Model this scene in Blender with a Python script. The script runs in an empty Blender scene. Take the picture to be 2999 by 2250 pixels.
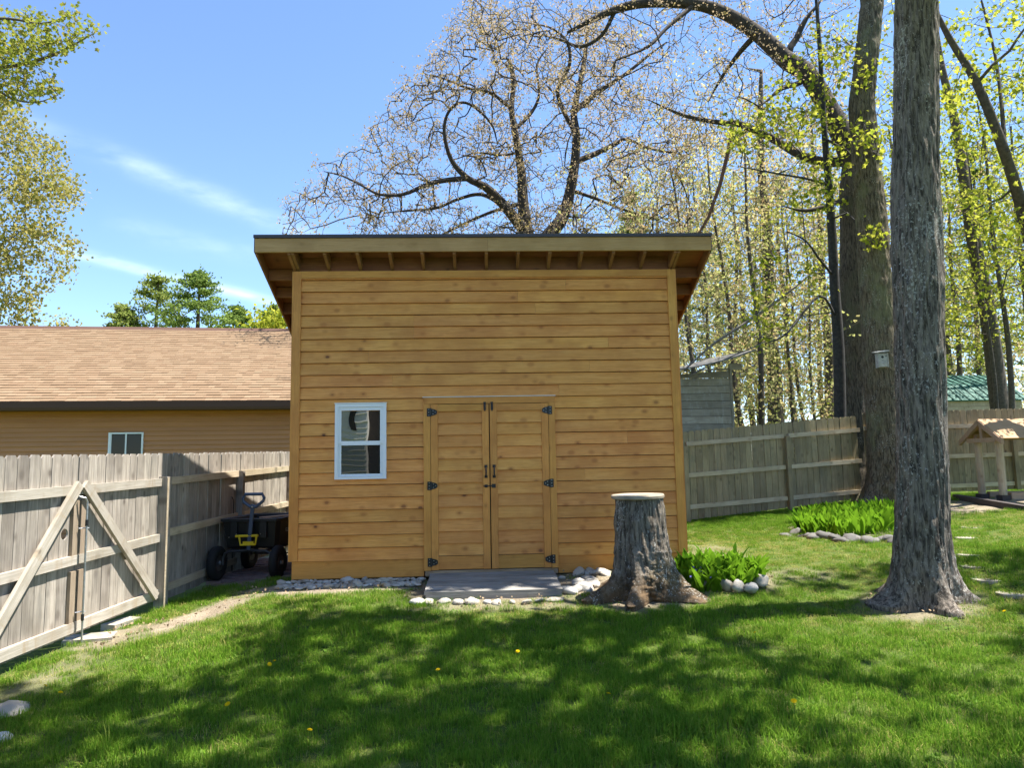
import bpy, math, random
import numpy as np
from math import sin, cos, pi, radians, sqrt, atan2

# ------------------------------------------------------------------ camera, sky, sun
sc = bpy.context.scene
COL = sc.collection
rng = np.random.default_rng(7)
random.seed(7)

CAM = np.array([-.1123, -9.1005, 1.1415]); YAW, PITCH, ROLL, FPX = .0459, .1096, -.0184, 2115.0
def cam_basis():
    cy, sy, cp, sp = cos(YAW), sin(YAW), cos(PITCH), sin(PITCH)
    f = np.array([sy*cp, cy*cp, sp]); r = np.array([cy, -sy, 0.]); u = np.cross(r, f)
    c, s = cos(ROLL), sin(ROLL)
    return c*r+s*u, -s*r+c*u, f
CR, CU, CF = cam_basis()
cd = bpy.data.cameras.new('camera'); cam = bpy.data.objects.new('camera', cd); COL.objects.link(cam)
cd.sensor_fit = 'HORIZONTAL'; cd.sensor_width = 36.0; cd.lens = 36.0*FPX/2999.0
cd.clip_start = .05; cd.clip_end = 2000
from mathutils import Matrix, Vector
cam.matrix_world = Matrix(((CR[0], CU[0], -CF[0], CAM[0]), (CR[1], CU[1], -CF[1], CAM[1]), (CR[2], CU[2], -CF[2], CAM[2]), (0, 0, 0, 1)))
sc.camera = cam

SUN = np.array([.40, .025, 1.0]); SUNN = SUN/np.linalg.norm(SUN)
w = bpy.data.worlds.new('World'); sc.world = w; w.use_nodes = True
def build_world():
    nt = w.node_tree; nt.nodes.clear()
    N = lambda t: nt.nodes.new(t)
    out = N('ShaderNodeOutputWorld'); bg = N('ShaderNodeBackground'); sky = N('ShaderNodeTexSky')
    sky.sky_type = 'NISHITA'; sky.sun_disc = False
    sky.sun_elevation = math.asin(SUNN[2]); sky.sun_rotation = atan2(SUN[0], SUN[1])
    sky.air_density = 1.0; sky.dust_density = .1; sky.ozone_density = 4.6; sky.altitude = 900
    bg.inputs['Strength'].default_value = .088
    # thin cirrus and old contrails, streaks along great circles in the sky
    tc = N('ShaderNodeTexCoord')
    acc = None
    def val(v):
        n = N('ShaderNodeValue'); n.outputs[0].default_value = v; return n.outputs[0]
    def mth(op, a, b=None, clamp=False):
        n = N('ShaderNodeMath'); n.operation = op; n.use_clamp = clamp
        for i, q in enumerate((a, b)):
            if q is None: continue
            if isinstance(q, (int, float)): n.inputs[i].default_value = q
            else: nt.links.new(q, n.inputs[i])
        return n.outputs[0]
    def dot(v):
        n = N('ShaderNodeVectorMath'); n.operation = 'DOT_PRODUCT'; nt.links.new(tc.outputs['Generated'], n.inputs[0]); n.inputs[1].default_value = v
        return n.outputs['Value']
    def noise(scale, detail, vec=None):
        n = N('ShaderNodeTexNoise'); n.inputs['Scale'].default_value = scale; n.inputs['Detail'].default_value = detail
        nt.links.new(vec or tc.outputs['Generated'], n.inputs['Vector']); return n.outputs['Fac']
    st = N('ShaderNodeMapping'); nt.links.new(tc.outputs['Generated'], st.inputs['Vector']); st.inputs['Scale'].default_value = (14, 6, 40)
    st.inputs['Rotation'].default_value = (0, -.25, 0)
    nz = mth('MULTIPLY', mth('SUBTRACT', noise(1.5, 4, st.outputs['Vector']), .25, True), 1.9, True)
    warp = mth('MULTIPLY', mth('SUBTRACT', noise(5, 2), .5), .012)
    for (a, b, wd, amt, pad) in (((150, 538), (640, 668), .0062, .62, .06), ((290, 355), (640, 500), .012, .32, .07), ((100, 280), (330, 375), .011, .14, .06), ((330, 500), (520, 545), .013, .14, .06)):
        da = sray(*a); db = sray(*b); da /= np.linalg.norm(da); db /= np.linalg.norm(db)
        nrm = np.cross(da, db); nrm /= np.linalg.norm(nrm); mid = da+db; mid /= np.linalg.norm(mid)
        half = .5*math.acos(float(da@db))
        d = mth('DIVIDE', mth('ADD', dot(tuple(nrm)), warp), wd)
        g = mth('POWER', 2.718, mth('MULTIPLY', mth('MULTIPLY', d, d), -1.0))
        al = mth('SUBTRACT', dot(tuple(mid)), cos(half+pad))
        al = mth('MULTIPLY', al, 1/(1-cos(half+pad))*1.6, True)
        m = mth('MULTIPLY', mth('MULTIPLY', mth('MULTIPLY', g, al), nz), amt)
        acc = m if acc is None else mth('MAXIMUM', acc, m)
    mix = N('ShaderNodeMix'); mix.data_type = 'RGBA'
    nt.links.new(acc, mix.inputs['Factor']); nt.links.new(sky.outputs['Color'], mix.inputs[6]); mix.inputs[7].default_value = (5.2, 6.0, 6.6, 1)
    nt.links.new(mix.outputs[2], bg.inputs['Color']); nt.links.new(bg.outputs[0], out.inputs[0])
KD = 2999/2212.0
def sray(x, y):                       # a line of sight, x and y on the 2212 x 1660 view of the photograph
    return CF + CR*(x*KD-1499.5)/FPX + CU*(1125-y*KD)/FPX
def atz(x, y, z): d = sray(x, y); return CAM+d*((z-CAM[2])/d[2])
def aty(x, y, Y): d = sray(x, y); return CAM+d*((Y-CAM[1])/d[1])
def proj(P):
    d = np.asarray(P)-CAM; z = d@CF
    return (1499.5+FPX*(d@CR)/z)/KD, (1125-FPX*(d@CU)/z)/KD, z
build_world(); w.cycles.sampling_method = 'MANUAL'; w.cycles.sample_map_resolution = 512
sl = bpy.data.lights.new('sun', 'SUN'); so = bpy.data.objects.new('sun', sl); COL.objects.link(so)
sl.energy = 4.3; sl.angle = radians(.53); sl.color = (1, .95, .87)
so.rotation_euler = Vector(tuple(SUNN)).to_track_quat('Z', 'Y').to_euler(); so.location = (8, 2, 20)
vs = sc.view_settings; vs.view_transform = 'Standard'; vs.look = 'None'; vs.exposure = 1.80; vs.gamma = 1; vs.use_curve_mapping = False
sc.cycles.use_denoising = True; sc.cycles.use_adaptive_sampling = True; sc.cycles.adaptive_threshold = .015
sc.cycles.max_bounces = 6; sc.cycles.diffuse_bounces = 3; sc.cycles.glossy_bounces = 2; sc.cycles.transmission_bounces = 2; sc.cycles.transparent_max_bounces = 4; sc.cycles.sample_clamp_indirect = 4

# ------------------------------------------------------------------ helpers
def make_mesh(name, V, F, smooth=False):
    V = np.asarray(V, dtype=np.float32).reshape(-1, 3)
    Fs = F if isinstance(F, (list, tuple)) and len(F) and isinstance(F[0], np.ndarray) and F[0].ndim == 2 else None
    me = bpy.data.meshes.new(name)
    if Fs is None:
        if isinstance(F, np.ndarray): Fs = [F]
        else:
            me.from_pydata(V.tolist(), [], [list(f) for f in F]); 
            if smooth: me.polygons.foreach_set('use_smooth', [True]*len(me.polygons))
            me.update(); return me
    me.vertices.add(len(V)); me.vertices.foreach_set('co', V.ravel())
    lens = np.concatenate([np.full(len(f), f.shape[1], dtype=np.int32) for f in Fs])
    loops = np.concatenate([f.ravel() for f in Fs]).astype(np.int32)
    me.loops.add(len(loops)); me.loops.foreach_set('vertex_index', loops)
    me.polygons.add(len(lens)); starts = np.concatenate([[0], np.cumsum(lens)[:-1]]).astype(np.int32)
    me.polygons.foreach_set('loop_start', starts); me.polygons.foreach_set('loop_total', lens)
    me.polygons.foreach_set('use_smooth', np.full(len(lens), bool(smooth)))
    me.update(calc_edges=True); me.validate()
    return me
class MB:                              # collects shapes of one part
    def __init__(s): s.V = []; s.F = []; s.n = 0
    def add(s, V, F):
        V = [tuple(v) for v in V]
        s.F += [[i+s.n for i in f] for f in F]; s.V += V; s.n += len(V); return s
    def box(s, x0, x1, y0, y1, z0, z1):
        return s.add([(x0, y0, z0), (x1, y0, z0), (x1, y1, z0), (x0, y1, z0), (x0, y0, z1), (x1, y0, z1), (x1, y1, z1), (x0, y1, z1)],
                     [(0, 3, 2, 1), (4, 5, 6, 7), (0, 1, 5, 4), (1, 2, 6, 5), (2, 3, 7, 6), (3, 0, 4, 7)])
    def bar(s, a, b, wdt, h, up=(0, 0, 1)):   # a box along a-b
        a = np.array(a, float); b = np.array(b, float); t = b-a; t /= np.linalg.norm(t)
        sd = np.cross(t, up); sd /= np.linalg.norm(sd); u2 = np.cross(sd, t)
        c = [a+sd*i*wdt/2+u2*j*h/2 for i, j in ((-1, -1), (1, -1), (1, 1), (-1, 1))]+[b+sd*i*wdt/2+u2*j*h/2 for i, j in ((-1, -1), (1, -1), (1, 1), (-1, 1))]
        return s.add(c, [(0, 1, 2, 3), (7, 6, 5, 4), (0, 4, 5, 1), (1, 5, 6, 2), (2, 6, 7, 3), (3, 7, 4, 0)])
    def prism(s, poly, a, b):          # extrude polygon of 3D points by vector
        n = len(poly); P = np.array(poly, float); v = np.array(b, float)-np.array(a, float)
        return s.add(list(P)+list(P+v), [tuple(range(n))[::-1], tuple(range(n, 2*n))]+[(i, (i+1) % n, n+(i+1) % n, n+i) for i in range(n)])
    def tube(s, pts, rad, k=8, cap=True):
        V, F = tube_np(np.array(pts, float), np.broadcast_to(np.array(rad, float), (len(pts),)), k)
        F = [tuple(f) for f in F]
        if cap: n = len(pts); F += [tuple(range(k))[::-1], tuple(range((n-1)*k, n*k))]
        return s.add(V, F)
    def cyl(s, c, r, h, axis=2, k=20):
        a = np.array(c, float); b = a.copy(); b[axis] += h
        return s.tube([a, b], r, k)
    def mesh(s, name, smooth=False): return make_mesh(name, s.V, s.F, smooth)
def tube_np(P, R, k):
    n = len(P); T = np.zeros_like(P); T[1:-1] = P[2:]-P[:-2]; T[0] = P[1]-P[0]; T[-1] = P[-1]-P[-2]
    T /= np.linalg.norm(T, axis=1)[:, None]+1e-9
    m = T.mean(0); ref = np.eye(3)[np.argmin(np.abs(m))]
    U = np.cross(T, ref); U /= np.linalg.norm(U, axis=1)[:, None]+1e-9; W = np.cross(T, U)
    a = np.arange(k)*2*pi/k
    V = P[:, None]+R[:, None, None]*(U[:, None]*np.cos(a)[None, :, None]+W[:, None]*np.sin(a)[None, :, None])
    i = np.arange(n-1)[:, None]*k; j = np.arange(k)[None]; j2 = (j+1) % k
    F = np.stack([i+j, i+j2, i+k+j2, i+k+j], -1).reshape(-1, 4)
    return V.reshape(-1, 3), F
def obj(name, data, m=None, parent=None, loc=(0, 0, 0), rot=(0, 0, 0), scale=None):
    if isinstance(data, MB): data = data.mesh(name)
    o = bpy.data.objects.new(name, data); COL.objects.link(o)
    o.location = loc; o.rotation_euler = rot
    if scale is not None: o.scale = scale
    if parent is not None: o.parent = parent
    if m is not None and data is not None and hasattr(data, 'materials') and len(data.materials) == 0: data.materials.append(m)
    return o
def tag(o, label=None, cat=None, group=None, kind=None):
    if label: o['label'] = label
    if cat: o['category'] = cat
    if group: o['group'] = group
    if kind: o['kind'] = kind
    return o
def thing(name, label, cat, loc=(0, 0, 0), rz=0, group=None):
    o = obj(name, None, loc=tuple(loc), rot=(0, 0, rz)); return tag(o, label, cat, group)
def hash3(ix, iy, iz):
    h = (ix*374761393+iy*668265263+iz*2147483647) & 0xffffffff
    h = ((h ^ (h >> 13))*1274126177) & 0xffffffff
    return ((h ^ (h >> 16)) & 0xffffff)/float(0xffffff)
def vnoise(P):
    P = np.asarray(P, float); I = np.floor(P).astype(np.int64); f = P-I; f = f*f*(3-2*f)
    r = 0
    for dx in (0, 1):
        for dy in (0, 1):
            for dz in (0, 1):
                r = r+hash3(I[..., 0]+dx, I[..., 1]+dy, I[..., 2]+dz)*(f[..., 0] if dx else 1-f[..., 0])*(f[..., 1] if dy else 1-f[..., 1])*(f[..., 2] if dz else 1-f[..., 2])
    return r
def fbm(P, o=3):
    P = np.asarray(P, float); r = 0; a = .5
    for i in range(o): r = r+a*vnoise(P*2**i+17.3*i); a *= .5
    return r/(1-.5**o)

# ------------------------------------------------------------------ materials
class NT:
    def __init__(s, name):
        s.m = bpy.data.materials.new(name); s.m.use_nodes = True; s.t = s.m.node_tree; s.t.nodes.clear()
        s.out = s.n('ShaderNodeOutputMaterial')
    def n(s, t, **kw):
        n = s.t.nodes.new(t)
        for k, v in kw.items(): setattr(n, k, v)
        return n
    def l(s, a, b): s.t.links.new(a, b)
    def put(s, sock, v):
        if isinstance(v, bpy.types.NodeSocket): s.l(v, sock)
        elif isinstance(v, (tuple, list)) and sock.type == 'RGBA' and len(v) == 3: sock.default_value = (*v, 1)
        else: sock.default_value = v
    def math(s, op, a, b=0, clamp=False):
        n = s.n('ShaderNodeMath', operation=op, use_clamp=clamp); s.put(n.inputs[0], a); s.put(n.inputs[1], b); return n.outputs[0]
    def mix(s, f, a, b, blend='MIX'):
        n = s.n('ShaderNodeMix', data_type='RGBA', blend_type=blend); s.put(n.inputs[0], f); s.put(n.inputs[6], a); s.put(n.inputs[7], b); return n.outputs[2]
    def coord(s, which='Object', scale=(1, 1, 1), rnd=0, rot=(0, 0, 0)):
        tc = s.n('ShaderNodeTexCoord'); v = tc.outputs[which]
        if rnd:
            oi = s.n('ShaderNodeObjectInfo'); k = s.n('ShaderNodeVectorMath', operation='SCALE'); k.inputs[0].default_value = (37, 19, 53); s.l(oi.outputs['Random'], k.inputs['Scale'])
            a = s.n('ShaderNodeVectorMath', operation='ADD'); s.l(v, a.inputs[0]); s.l(k.outputs[0], a.inputs[1]); v = a.outputs[0]
        mp = s.n('ShaderNodeMapping'); s.l(v, mp.inputs['Vector']); mp.inputs['Scale'].default_value = scale; mp.inputs['Rotation'].default_value = rot
        return mp.outputs['Vector']
    def noise(s, vec, scale=1, detail=4, rough=.55, dist=0):
        n = s.n('ShaderNodeTexNoise'); s.l(vec, n.inputs['Vector'])
        n.inputs['Scale'].default_value = scale; n.inputs['Detail'].default_value = detail; n.inputs['Roughness'].default_value = rough; n.inputs['Distortion'].default_value = dist
        return n.outputs['Fac']
    def voro(s, vec, scale=1, feature='F1', rnd=1):
        n = s.n('ShaderNodeTexVoronoi', feature=feature); s.l(vec, n.inputs['Vector']); n.inputs['Scale'].default_value = scale; n.inputs['Randomness'].default_value = rnd
        return n.outputs['Distance']
    def ramp(s, f, *stops, interp='LINEAR'):
        n = s.n('ShaderNodeValToRGB'); s.put(n.inputs[0], f); n.color_ramp.interpolation = interp
        e = n.color_ramp.elements
        while len(e) < len(stops): e.new(.5)
        for q, (p, c) in zip(e, stops): q.position = p; q.color = (*c, 1) if not isinstance(c, (int, float)) else (c, c, c, 1)
        return n.outputs[0]
    def smooth(s, f, a, b):
        n = s.n('ShaderNodeMapRange', interpolation_type='SMOOTHSTEP'); s.put(n.inputs[0], f); n.inputs[1].default_value = a; n.inputs[2].default_value = b; return n.outputs[0]
    def rand(s): return s.n('ShaderNodeObjectInfo').outputs['Random']
    def island(s): return s.n('ShaderNodeNewGeometry').outputs['Random Per Island']
    def bsdf(s, col, rough=.7, bump=None, bstr=.3, bdist=.01, metal=0, spec=.5):
        b = s.n('ShaderNodeBsdfPrincipled'); s.put(b.inputs['Base Color'], col); s.put(b.inputs['Roughness'], rough); b.inputs['Metallic'].default_value = metal
        b.inputs['Specular IOR Level'].default_value = spec
        if bump is not None:
            bp = s.n('ShaderNodeBump'); s.l(bump, bp.inputs['Height']); bp.inputs['Strength'].default_value = bstr; bp.inputs['Distance'].default_value = bdist; s.l(bp.outputs[0], b.inputs['Normal'])
        return b.outputs[0]
    def done(s, sh): s.l(sh, s.out.inputs[0]); return s.m
def wood(name, c1, c2, grain, axis=0, knots=.6, var=.25, rough=.75, streak=18, stain=None, knotcol=None):
    q = NT(name)
    sc3 = [streak]*3; sc3[axis] = 1.1
    v = q.coord('Object', tuple(sc3), 1)
    g = q.noise(v, 1.6, 6, .62, .6)
    fine = q.noise(q.coord('Object', tuple(3.5*a if i != axis else 3 for i, a in enumerate(sc3)), 1), 2.0, 3, .6)
    col = q.mix(q.smooth(g, .3, .72), c1, c2)
    col = q.mix(q.math('MULTIPLY', q.smooth(fine, .48, .70), .5), col, grain)
    ks = [7.5]*3; ks[axis] = 5.0
    ks[1 if axis != 1 else 0] = .02
    kv = q.coord('Object', tuple(ks), 1)
    vo = q.n('ShaderNodeTexVoronoi', feature='F1'); q.l(kv, vo.inputs['Vector']); vo.inputs['Scale'].default_value = 1.0
    sx_ = q.n('ShaderNodeSeparateColor'); q.l(vo.outputs['Color'], sx_.inputs[0]); gate_ = q.math('MULTIPLY', q.math('LESS_THAN', sx_.outputs[0], .68), knots)
    kd = q.math('ADD', vo.outputs['Distance'], q.math('MULTIPLY', q.math('SUBTRACT', fine, .5), .10))
    kc = knotcol or tuple(a*.30 for a in grain)
    col = q.mix(q.math('MULTIPLY', q.smooth(kd, .34, .10), q.math('MULTIPLY', gate_, .7)), col, grain)
    col = q.mix(q.math('MULTIPLY', q.smooth(kd, .17, .09), q.math('MULTIPLY', gate_, q.smooth(sx_.outputs[1], .1, .5))), col, kc)
    big = q.noise(q.coord('Object', (1.3, 1.3, 1.3), 1), 1.5, 3)
    col = q.mix(q.math('MULTIPLY', q.smooth(big, .4, .7), .5), col, grain)
    if stain:
        sv = q.noise(q.coord('Object', (7, 7, 1.2), 1), 1.3, 5, .65)
        col = q.mix(q.math('MULTIPLY', q.smooth(sv, .5, .72), .6), col, stain)
    hs = q.n('ShaderNodeHueSaturation'); q.l(col, hs.inputs['Color'])
    q.l(q.math('ADD', q.math('MULTIPLY', q.rand(), 2*var), 1-var), hs.inputs['Value'])
    r2 = q.math('FRACT', q.math('MULTIPLY', q.rand(), 17.3)); q.l(q.math('ADD', q.math('MULTIPLY', r2, .009), .495), hs.inputs['Hue'])
    return q.done(q.bsdf(hs.outputs[0], rough, q.math('ADD', g, q.math('MULTIPLY', fine, .6)), .35, .004))
M = {}
M['cedar'] = wood('cedar siding', (.69, .285, .050), (.78, .36, .086), (.47, .155, .024), 0, 1.0, .08, .62)
M['cedar_v'] = wood('cedar trim upright', (.61, .262, .046), (.69, .318, .066), (.42, .148, .023), 2, .5, .08, .65, 26)
M['cedar_h'] = wood('cedar trim level', (.61, .262, .046), (.69, .318, .066), (.42, .148, .023), 0, .5, .08, .65, 26)
M['fascia'] = wood('rough fascia', (.46, .265, .10), (.52, .32, .135), (.31, .17, .055), 0, .5, .05, .8, 22)
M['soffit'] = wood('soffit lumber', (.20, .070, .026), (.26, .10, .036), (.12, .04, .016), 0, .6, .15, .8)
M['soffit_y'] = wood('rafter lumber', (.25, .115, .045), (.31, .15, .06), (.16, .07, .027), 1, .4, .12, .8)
M['fence'] = wood('weathered fence upright', (.25, .22, .18), (.42, .375, .315), (.11, .09, .07), 2, .9, .2, .85, 26, (.16, .148, .128), (.05, .038, .03))
M['fence_y'] = wood('weathered rail', (.46, .40, .31), (.60, .52, .41), (.32, .24, .15), 1, .6, .12, .85, 20, (.40, .27, .14), (.16, .10, .05))
M['fence_r'] = wood('olive fence upright', (.245, .195, .108), (.345, .28, .165), (.13, .10, .052), 2, .9, .16, .85, 24, (.17, .155, .105), (.05, .04, .03))
M['fence_rx'] = wood('olive fence rail', (.43, .355, .24), (.54, .455, .32), (.26, .20, .12), 0, .7, .12, .85, 22, None, (.10, .07, .05))
M['gate_rail'] = wood('weathered gate rail', (.36, .325, .265), (.49, .445, .375), (.23, .19, .135), 0, .8, .14, .85, 24, (.30, .22, .13), (.09, .065, .04))
M['deck'] = wood('grey deck board', (.26, .245, .22), (.36, .34, .305), (.13, .12, .105), 0, .35, .15, .85, 24)
M['greyboard'] = wood('peeling grey board', (.27, .235, .17), (.35, .31, .23), (.155, .13, .09), 0, .3, .3, .9, 12, (.40, .39, .35))
M['logpost'] = wood('log post', (.42, .33, .22), (.50, .41, .28), (.28, .20, .12), 2, .8, .08, .8)
M['ply'] = wood('tan plywood', (.40, .225, .095), (.46, .27, .12), (.33, .18, .075), 0, .1, .05, .7, 5)
M['redbeam'] = wood('brown beam', (.36, .24, .15), (.44, .30, .19), (.22, .14, .08), 0, .3, .1, .8)
M['dry_brown'] = wood('dark stile', (.28, .215, .15), (.36, .285, .20), (.17, .125, .08), 2, .5, .1, .8)
def plain(name, col, rough=.6, metal=0, spec=.5, var=.0, nscale=0, ncol=None, bump=0):
    q = NT(name); c = col; bm = None
    if nscale:
        n = q.noise(q.coord('Object', (1, 1, 1), 1), nscale, 5, .6); c = q.mix(q.smooth(n, .35, .7), col, ncol or tuple(a*.7 for a in col))
        if bump: bm = n
    if var:
        hs = q.n('ShaderNodeHueSaturation'); q.put(hs.inputs['Color'], c); q.l(q.math('ADD', q.math('MULTIPLY', q.rand(), 2*var), 1-var), hs.inputs['Value']); c = hs.outputs[0]
    return q.done(q.bsdf(c, rough, bm, bump, .01, metal, spec))
M['black_metal'] = plain('black hardware', (.012, .012, .013), .45, 0, .5)
M['screw'] = plain('bright screw', (.55, .55, .55), .35, 1)
M['drip'] = plain('dark drip edge', (.045, .035, .04), .45, 0, .5)
M['cap_white'] = plain('pale flashing', (.72, .72, .70), .4)
M['vinyl_white'] = plain('white vinyl', (.80, .81, .83), .35)
M['dark'] = plain('dark interior', (.012, .010, .009), .8)
M['shedroof'] = plain('shed shingles', (.06, .05, .05), .9, nscale=40)
M['gutter'] = plain('brown gutter', (.095, .052, .038), .8, 0, .2)
M['vinyl_tan'] = plain('tan vinyl siding', (.47, .205, .066), .5, var=.04, nscale=.8, ncol=(.42, .18, .057))
M['zinc'] = plain('galvanised steel', (.55, .56, .58), .38, .85, nscale=25)
M['tin'] = plain('weathered tin roof', (.20, .19, .18), .65, .2, nscale=5, ncol=(.09, .085, .08))
M['green_metal'] = plain('green metal roofing', (.012, .10, .07), .6, 0, .3, .06)
M['tub'] = plain('black plastic tub', (.008, .0085, .010), .55)
M['rubber'] = plain('black rubber', (.008, .008, .008), .8)
M['cartframe'] = plain('grey frame steel', (.03, .03, .032), .5)
M['handle_blue'] = plain('slate handle', (.06, .085, .14), .5)
M['yellow'] = plain('yellow plastic', (.72, .50, .01), .45)
M['letter'] = plain('pale lettering', (.35, .35, .35), .6)
M['brick'] = plain('red brick', (.33, .16, .12), .9, var=.2, nscale=30)
M['paver'] = plain('dull red paver', (.22, .15, .14), .9, var=.2, nscale=14)
M['slab'] = plain('concrete slab', (.36, .32, .26), .95, nscale=9, ncol=(.22, .20, .15), bump=.4)
M['birdhouse'] = plain('pale grey board', (.40, .39, .36), .8, nscale=18, ncol=(.27, .26, .24))
M['timber'] = plain('dark timber', (.06, .045, .04), .85, nscale=12)
M['whitehouse'] = plain('cream siding', (.80, .77, .70), .5)
M['blackpole'] = plain('black rod', (.015, .015, .015), .5)
def glass(name, refl, tint):
    q = NT(name)
    n = q.noise(q.coord('Object', (1.9, 1.9, 1.9), 0), 1.0, 1.0)
    bp = q.n('ShaderNodeBump'); q.l(n, bp.inputs['Height']); bp.inputs['Strength'].default_value = .045; bp.inputs['Distance'].default_value = .05
    g = q.n('ShaderNodeBsdfGlossy'); g.inputs['Roughness'].default_value = .0; q.l(bp.outputs[0], g.inputs['Normal'])
    d = q.n('ShaderNodeBsdfDiffuse'); q.put(d.inputs['Color'], tint)
    m = q.n('ShaderNodeMixShader'); m.inputs[0].default_value = refl; q.l(d.outputs[0], m.inputs[1]); q.l(g.outputs[0], m.inputs[2])
    return q.done(m.outputs[0])
M['pane'] = glass('window pane', .34, (.02, .015, .011)); M['pane_screen'] = glass('screened pane', .10, (.02, .018, .016)); M['pane_house'] = glass('house pane', .025, (.012, .013, .013))
def leafmat(name, c1, c2, trans=.5, c3=None, rough=.6):
    q = NT(name); i = q.island()
    col = q.mix(i, c1, c2)
    if c3: col = q.mix(q.smooth(q.math('FRACT', q.math('MULTIPLY', i, 7.13)), .6, .95), col, c3)
    d = q.n('ShaderNodeBsdfDiffuse'); q.l(col, d.inputs['Color'])
    t = q.n('ShaderNodeBsdfTranslucent'); q.l(col, t.inputs['Color'])
    m = q.n('ShaderNodeMixShader'); m.inputs[0].default_value = trans; q.l(d.outputs[0], m.inputs[1]); q.l(t.outputs[0], m.inputs[2])
    return q.done(m.outputs[0])
M['maple'] = leafmat('spring maple leaf', (.30, .33, .03), (.46, .45, .07), .58, (.22, .28, .03))
M['maple_dk'] = leafmat('maple leaf', (.20, .24, .03), (.34, .35, .06), .5, (.34, .29, .07))
M['yellowleaf'] = leafmat('young yellow leaf', (.42, .38, .15), (.60, .53, .27), .54, (.46, .36, .19))
M['blossom'] = leafmat('oak catkin', (.36, .265, .155), (.50, .39, .26), .46, (.40, .31, .10))
M['palegreen'] = leafmat('pale green leaf', (.34, .36, .11), (.48, .48, .19), .54, (.44, .39, .16))
M['tanleaf'] = leafmat('tan young leaf', (.40, .28, .13), (.54, .42, .22), .5, (.36, .34, .10))
M['mapleleft'] = leafmat('bronze maple leaf', (.29, .26, .065), (.42, .36, .12), .48, (.20, .22, .04))
M['pine'] = leafmat('pine needles', (.12, .19, .04), (.24, .32, .08), .35)
M['pine_pale'] = leafmat('pale pine needles', (.20, .26, .06), (.32, .36, .10), .35)  # paler needle colour for some of the pines
M['lily'] = leafmat('lily leaf', (.065, .17, .008), (.20, .36, .022), .48, (.045, .12, .008))
M['grass'] = leafmat('grass blade', (.09, .20, .016), (.175, .315, .030), .42, (.27, .32, .06))
M['drygrass'] = leafmat('dry grass blade', (.30, .30, .07), (.42, .37, .14), .35, (.20, .27, .03))
M['weed'] = leafmat('broad weed leaf', (.10, .19, .03), (.16, .26, .05), .4)
M['petal'] = leafmat('dandelion petal', (.80, .55, .01), (.85, .62, .02), .3)
M['violet'] = leafmat('violet petal', (.25, .22, .60), (.35, .30, .7), .3)
def bark(name, c1, c2, lichen, amt, zs=1.0, moss=None, foot=None):
    q = NT(name)
    v = q.coord('Object', (32, 32, 5.0*zs))
    n = q.noise(v, 1.0, 7, .7, .5)
    col = q.mix(q.smooth(n, .36, .62), c1, c2)
    n3 = q.noise(q.coord('Object', (1, 1, .7)), 1.7, 4)
    if moss: col = q.mix(q.math('MULTIPLY', q.smooth(n3, .48, .66), .6), col, moss)
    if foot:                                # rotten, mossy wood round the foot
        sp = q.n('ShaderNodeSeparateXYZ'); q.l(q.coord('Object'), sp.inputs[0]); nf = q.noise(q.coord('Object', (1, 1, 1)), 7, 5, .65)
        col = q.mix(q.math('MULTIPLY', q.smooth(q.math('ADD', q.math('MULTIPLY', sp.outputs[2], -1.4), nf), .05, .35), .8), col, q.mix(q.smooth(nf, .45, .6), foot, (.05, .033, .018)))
    n2 = q.noise(q.coord('Object', (1, 1, .75)), 44, 4, .7); n4 = q.noise(q.coord('Object', (1, 1, .5)), 3.1, 3)
    lf = q.math('MULTIPLY', q.smooth(q.math('ADD', n2, q.math('MULTIPLY', n4, .40)), .83-.04*amt, .88-.04*amt), .65)
    col = q.mix(lf, col, lichen)
    return q.done(q.bsdf(col, .9, q.math('ADD', n, q.math('MULTIPLY', n2, .3)), .8, .02, 0, .25))
M['bark_front'] = bark('lichened bark', (.040, .032, .025), (.225, .190, .152), (.48, .46, .41), 1.1)
M['bark_bird'] = bark('grey olive bark', (.036, .027, .017), (.168, .134, .088), (.40, .40, .35), .0, 1, (.15, .15, .075))
M['bark_fork'] = bark('furrowed bark', (.030, .023, .016), (.115, .091, .065), (.40, .39, .35), -.5, 1, (.10, .10, .06))
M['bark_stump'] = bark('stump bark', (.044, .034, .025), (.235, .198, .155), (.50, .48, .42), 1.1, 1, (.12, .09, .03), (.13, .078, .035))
M['bark'] = plain('grey brown bark', (.105, .082, .062), .95, nscale=14, ncol=(.05, .04, .032))
M['bark_oak'] = plain('oak limb bark', (.055, .042, .033), .95, nscale=10, ncol=(.025, .02, .017))
M['bark_dark'] = plain('dark wet bark', (.022, .02, .019), .9, nscale=14, ncol=(.05, .045, .04))
M['bark_red'] = plain('dead brown wood', (.16, .075, .05), .9, nscale=10)
M['twig'] = plain('bare twig', (.20, .17, .14), .95, nscale=10)
def stonemat(name, a, b, spots):
    q = NT(name)
    n = q.noise(q.coord('Object', (1, 1, 1), 1), 9, 5, .65); n2 = q.noise(q.coord('Object', (1, 1, 1), 1), 55, 3, .6)
    col = q.mix(q.rand(), a, b); col = q.mix(q.math('MULTIPLY', q.smooth(n, .45, .75), .6), col, spots)
    col = q.mix(q.math('MULTIPLY', q.smooth(n2, .56, .66), .35), col, (.12, .11, .1))
    r3 = q.math('FRACT', q.math('MULTIPLY', q.rand(), 11.7)); hs = q.n('ShaderNodeHueSaturation'); q.l(col, hs.inputs['Color']); q.l(q.math('ADD', q.math('MULTIPLY', r3, .55), .6), hs.inputs['Value'])
    return q.done(q.bsdf(hs.outputs[0], .8, q.math('ADD', n, n2), .3, .01))
M['stone'] = stonemat('pale river stone', (.56, .54, .50), (.42, .365, .28), (.36, .36, .36))
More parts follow.
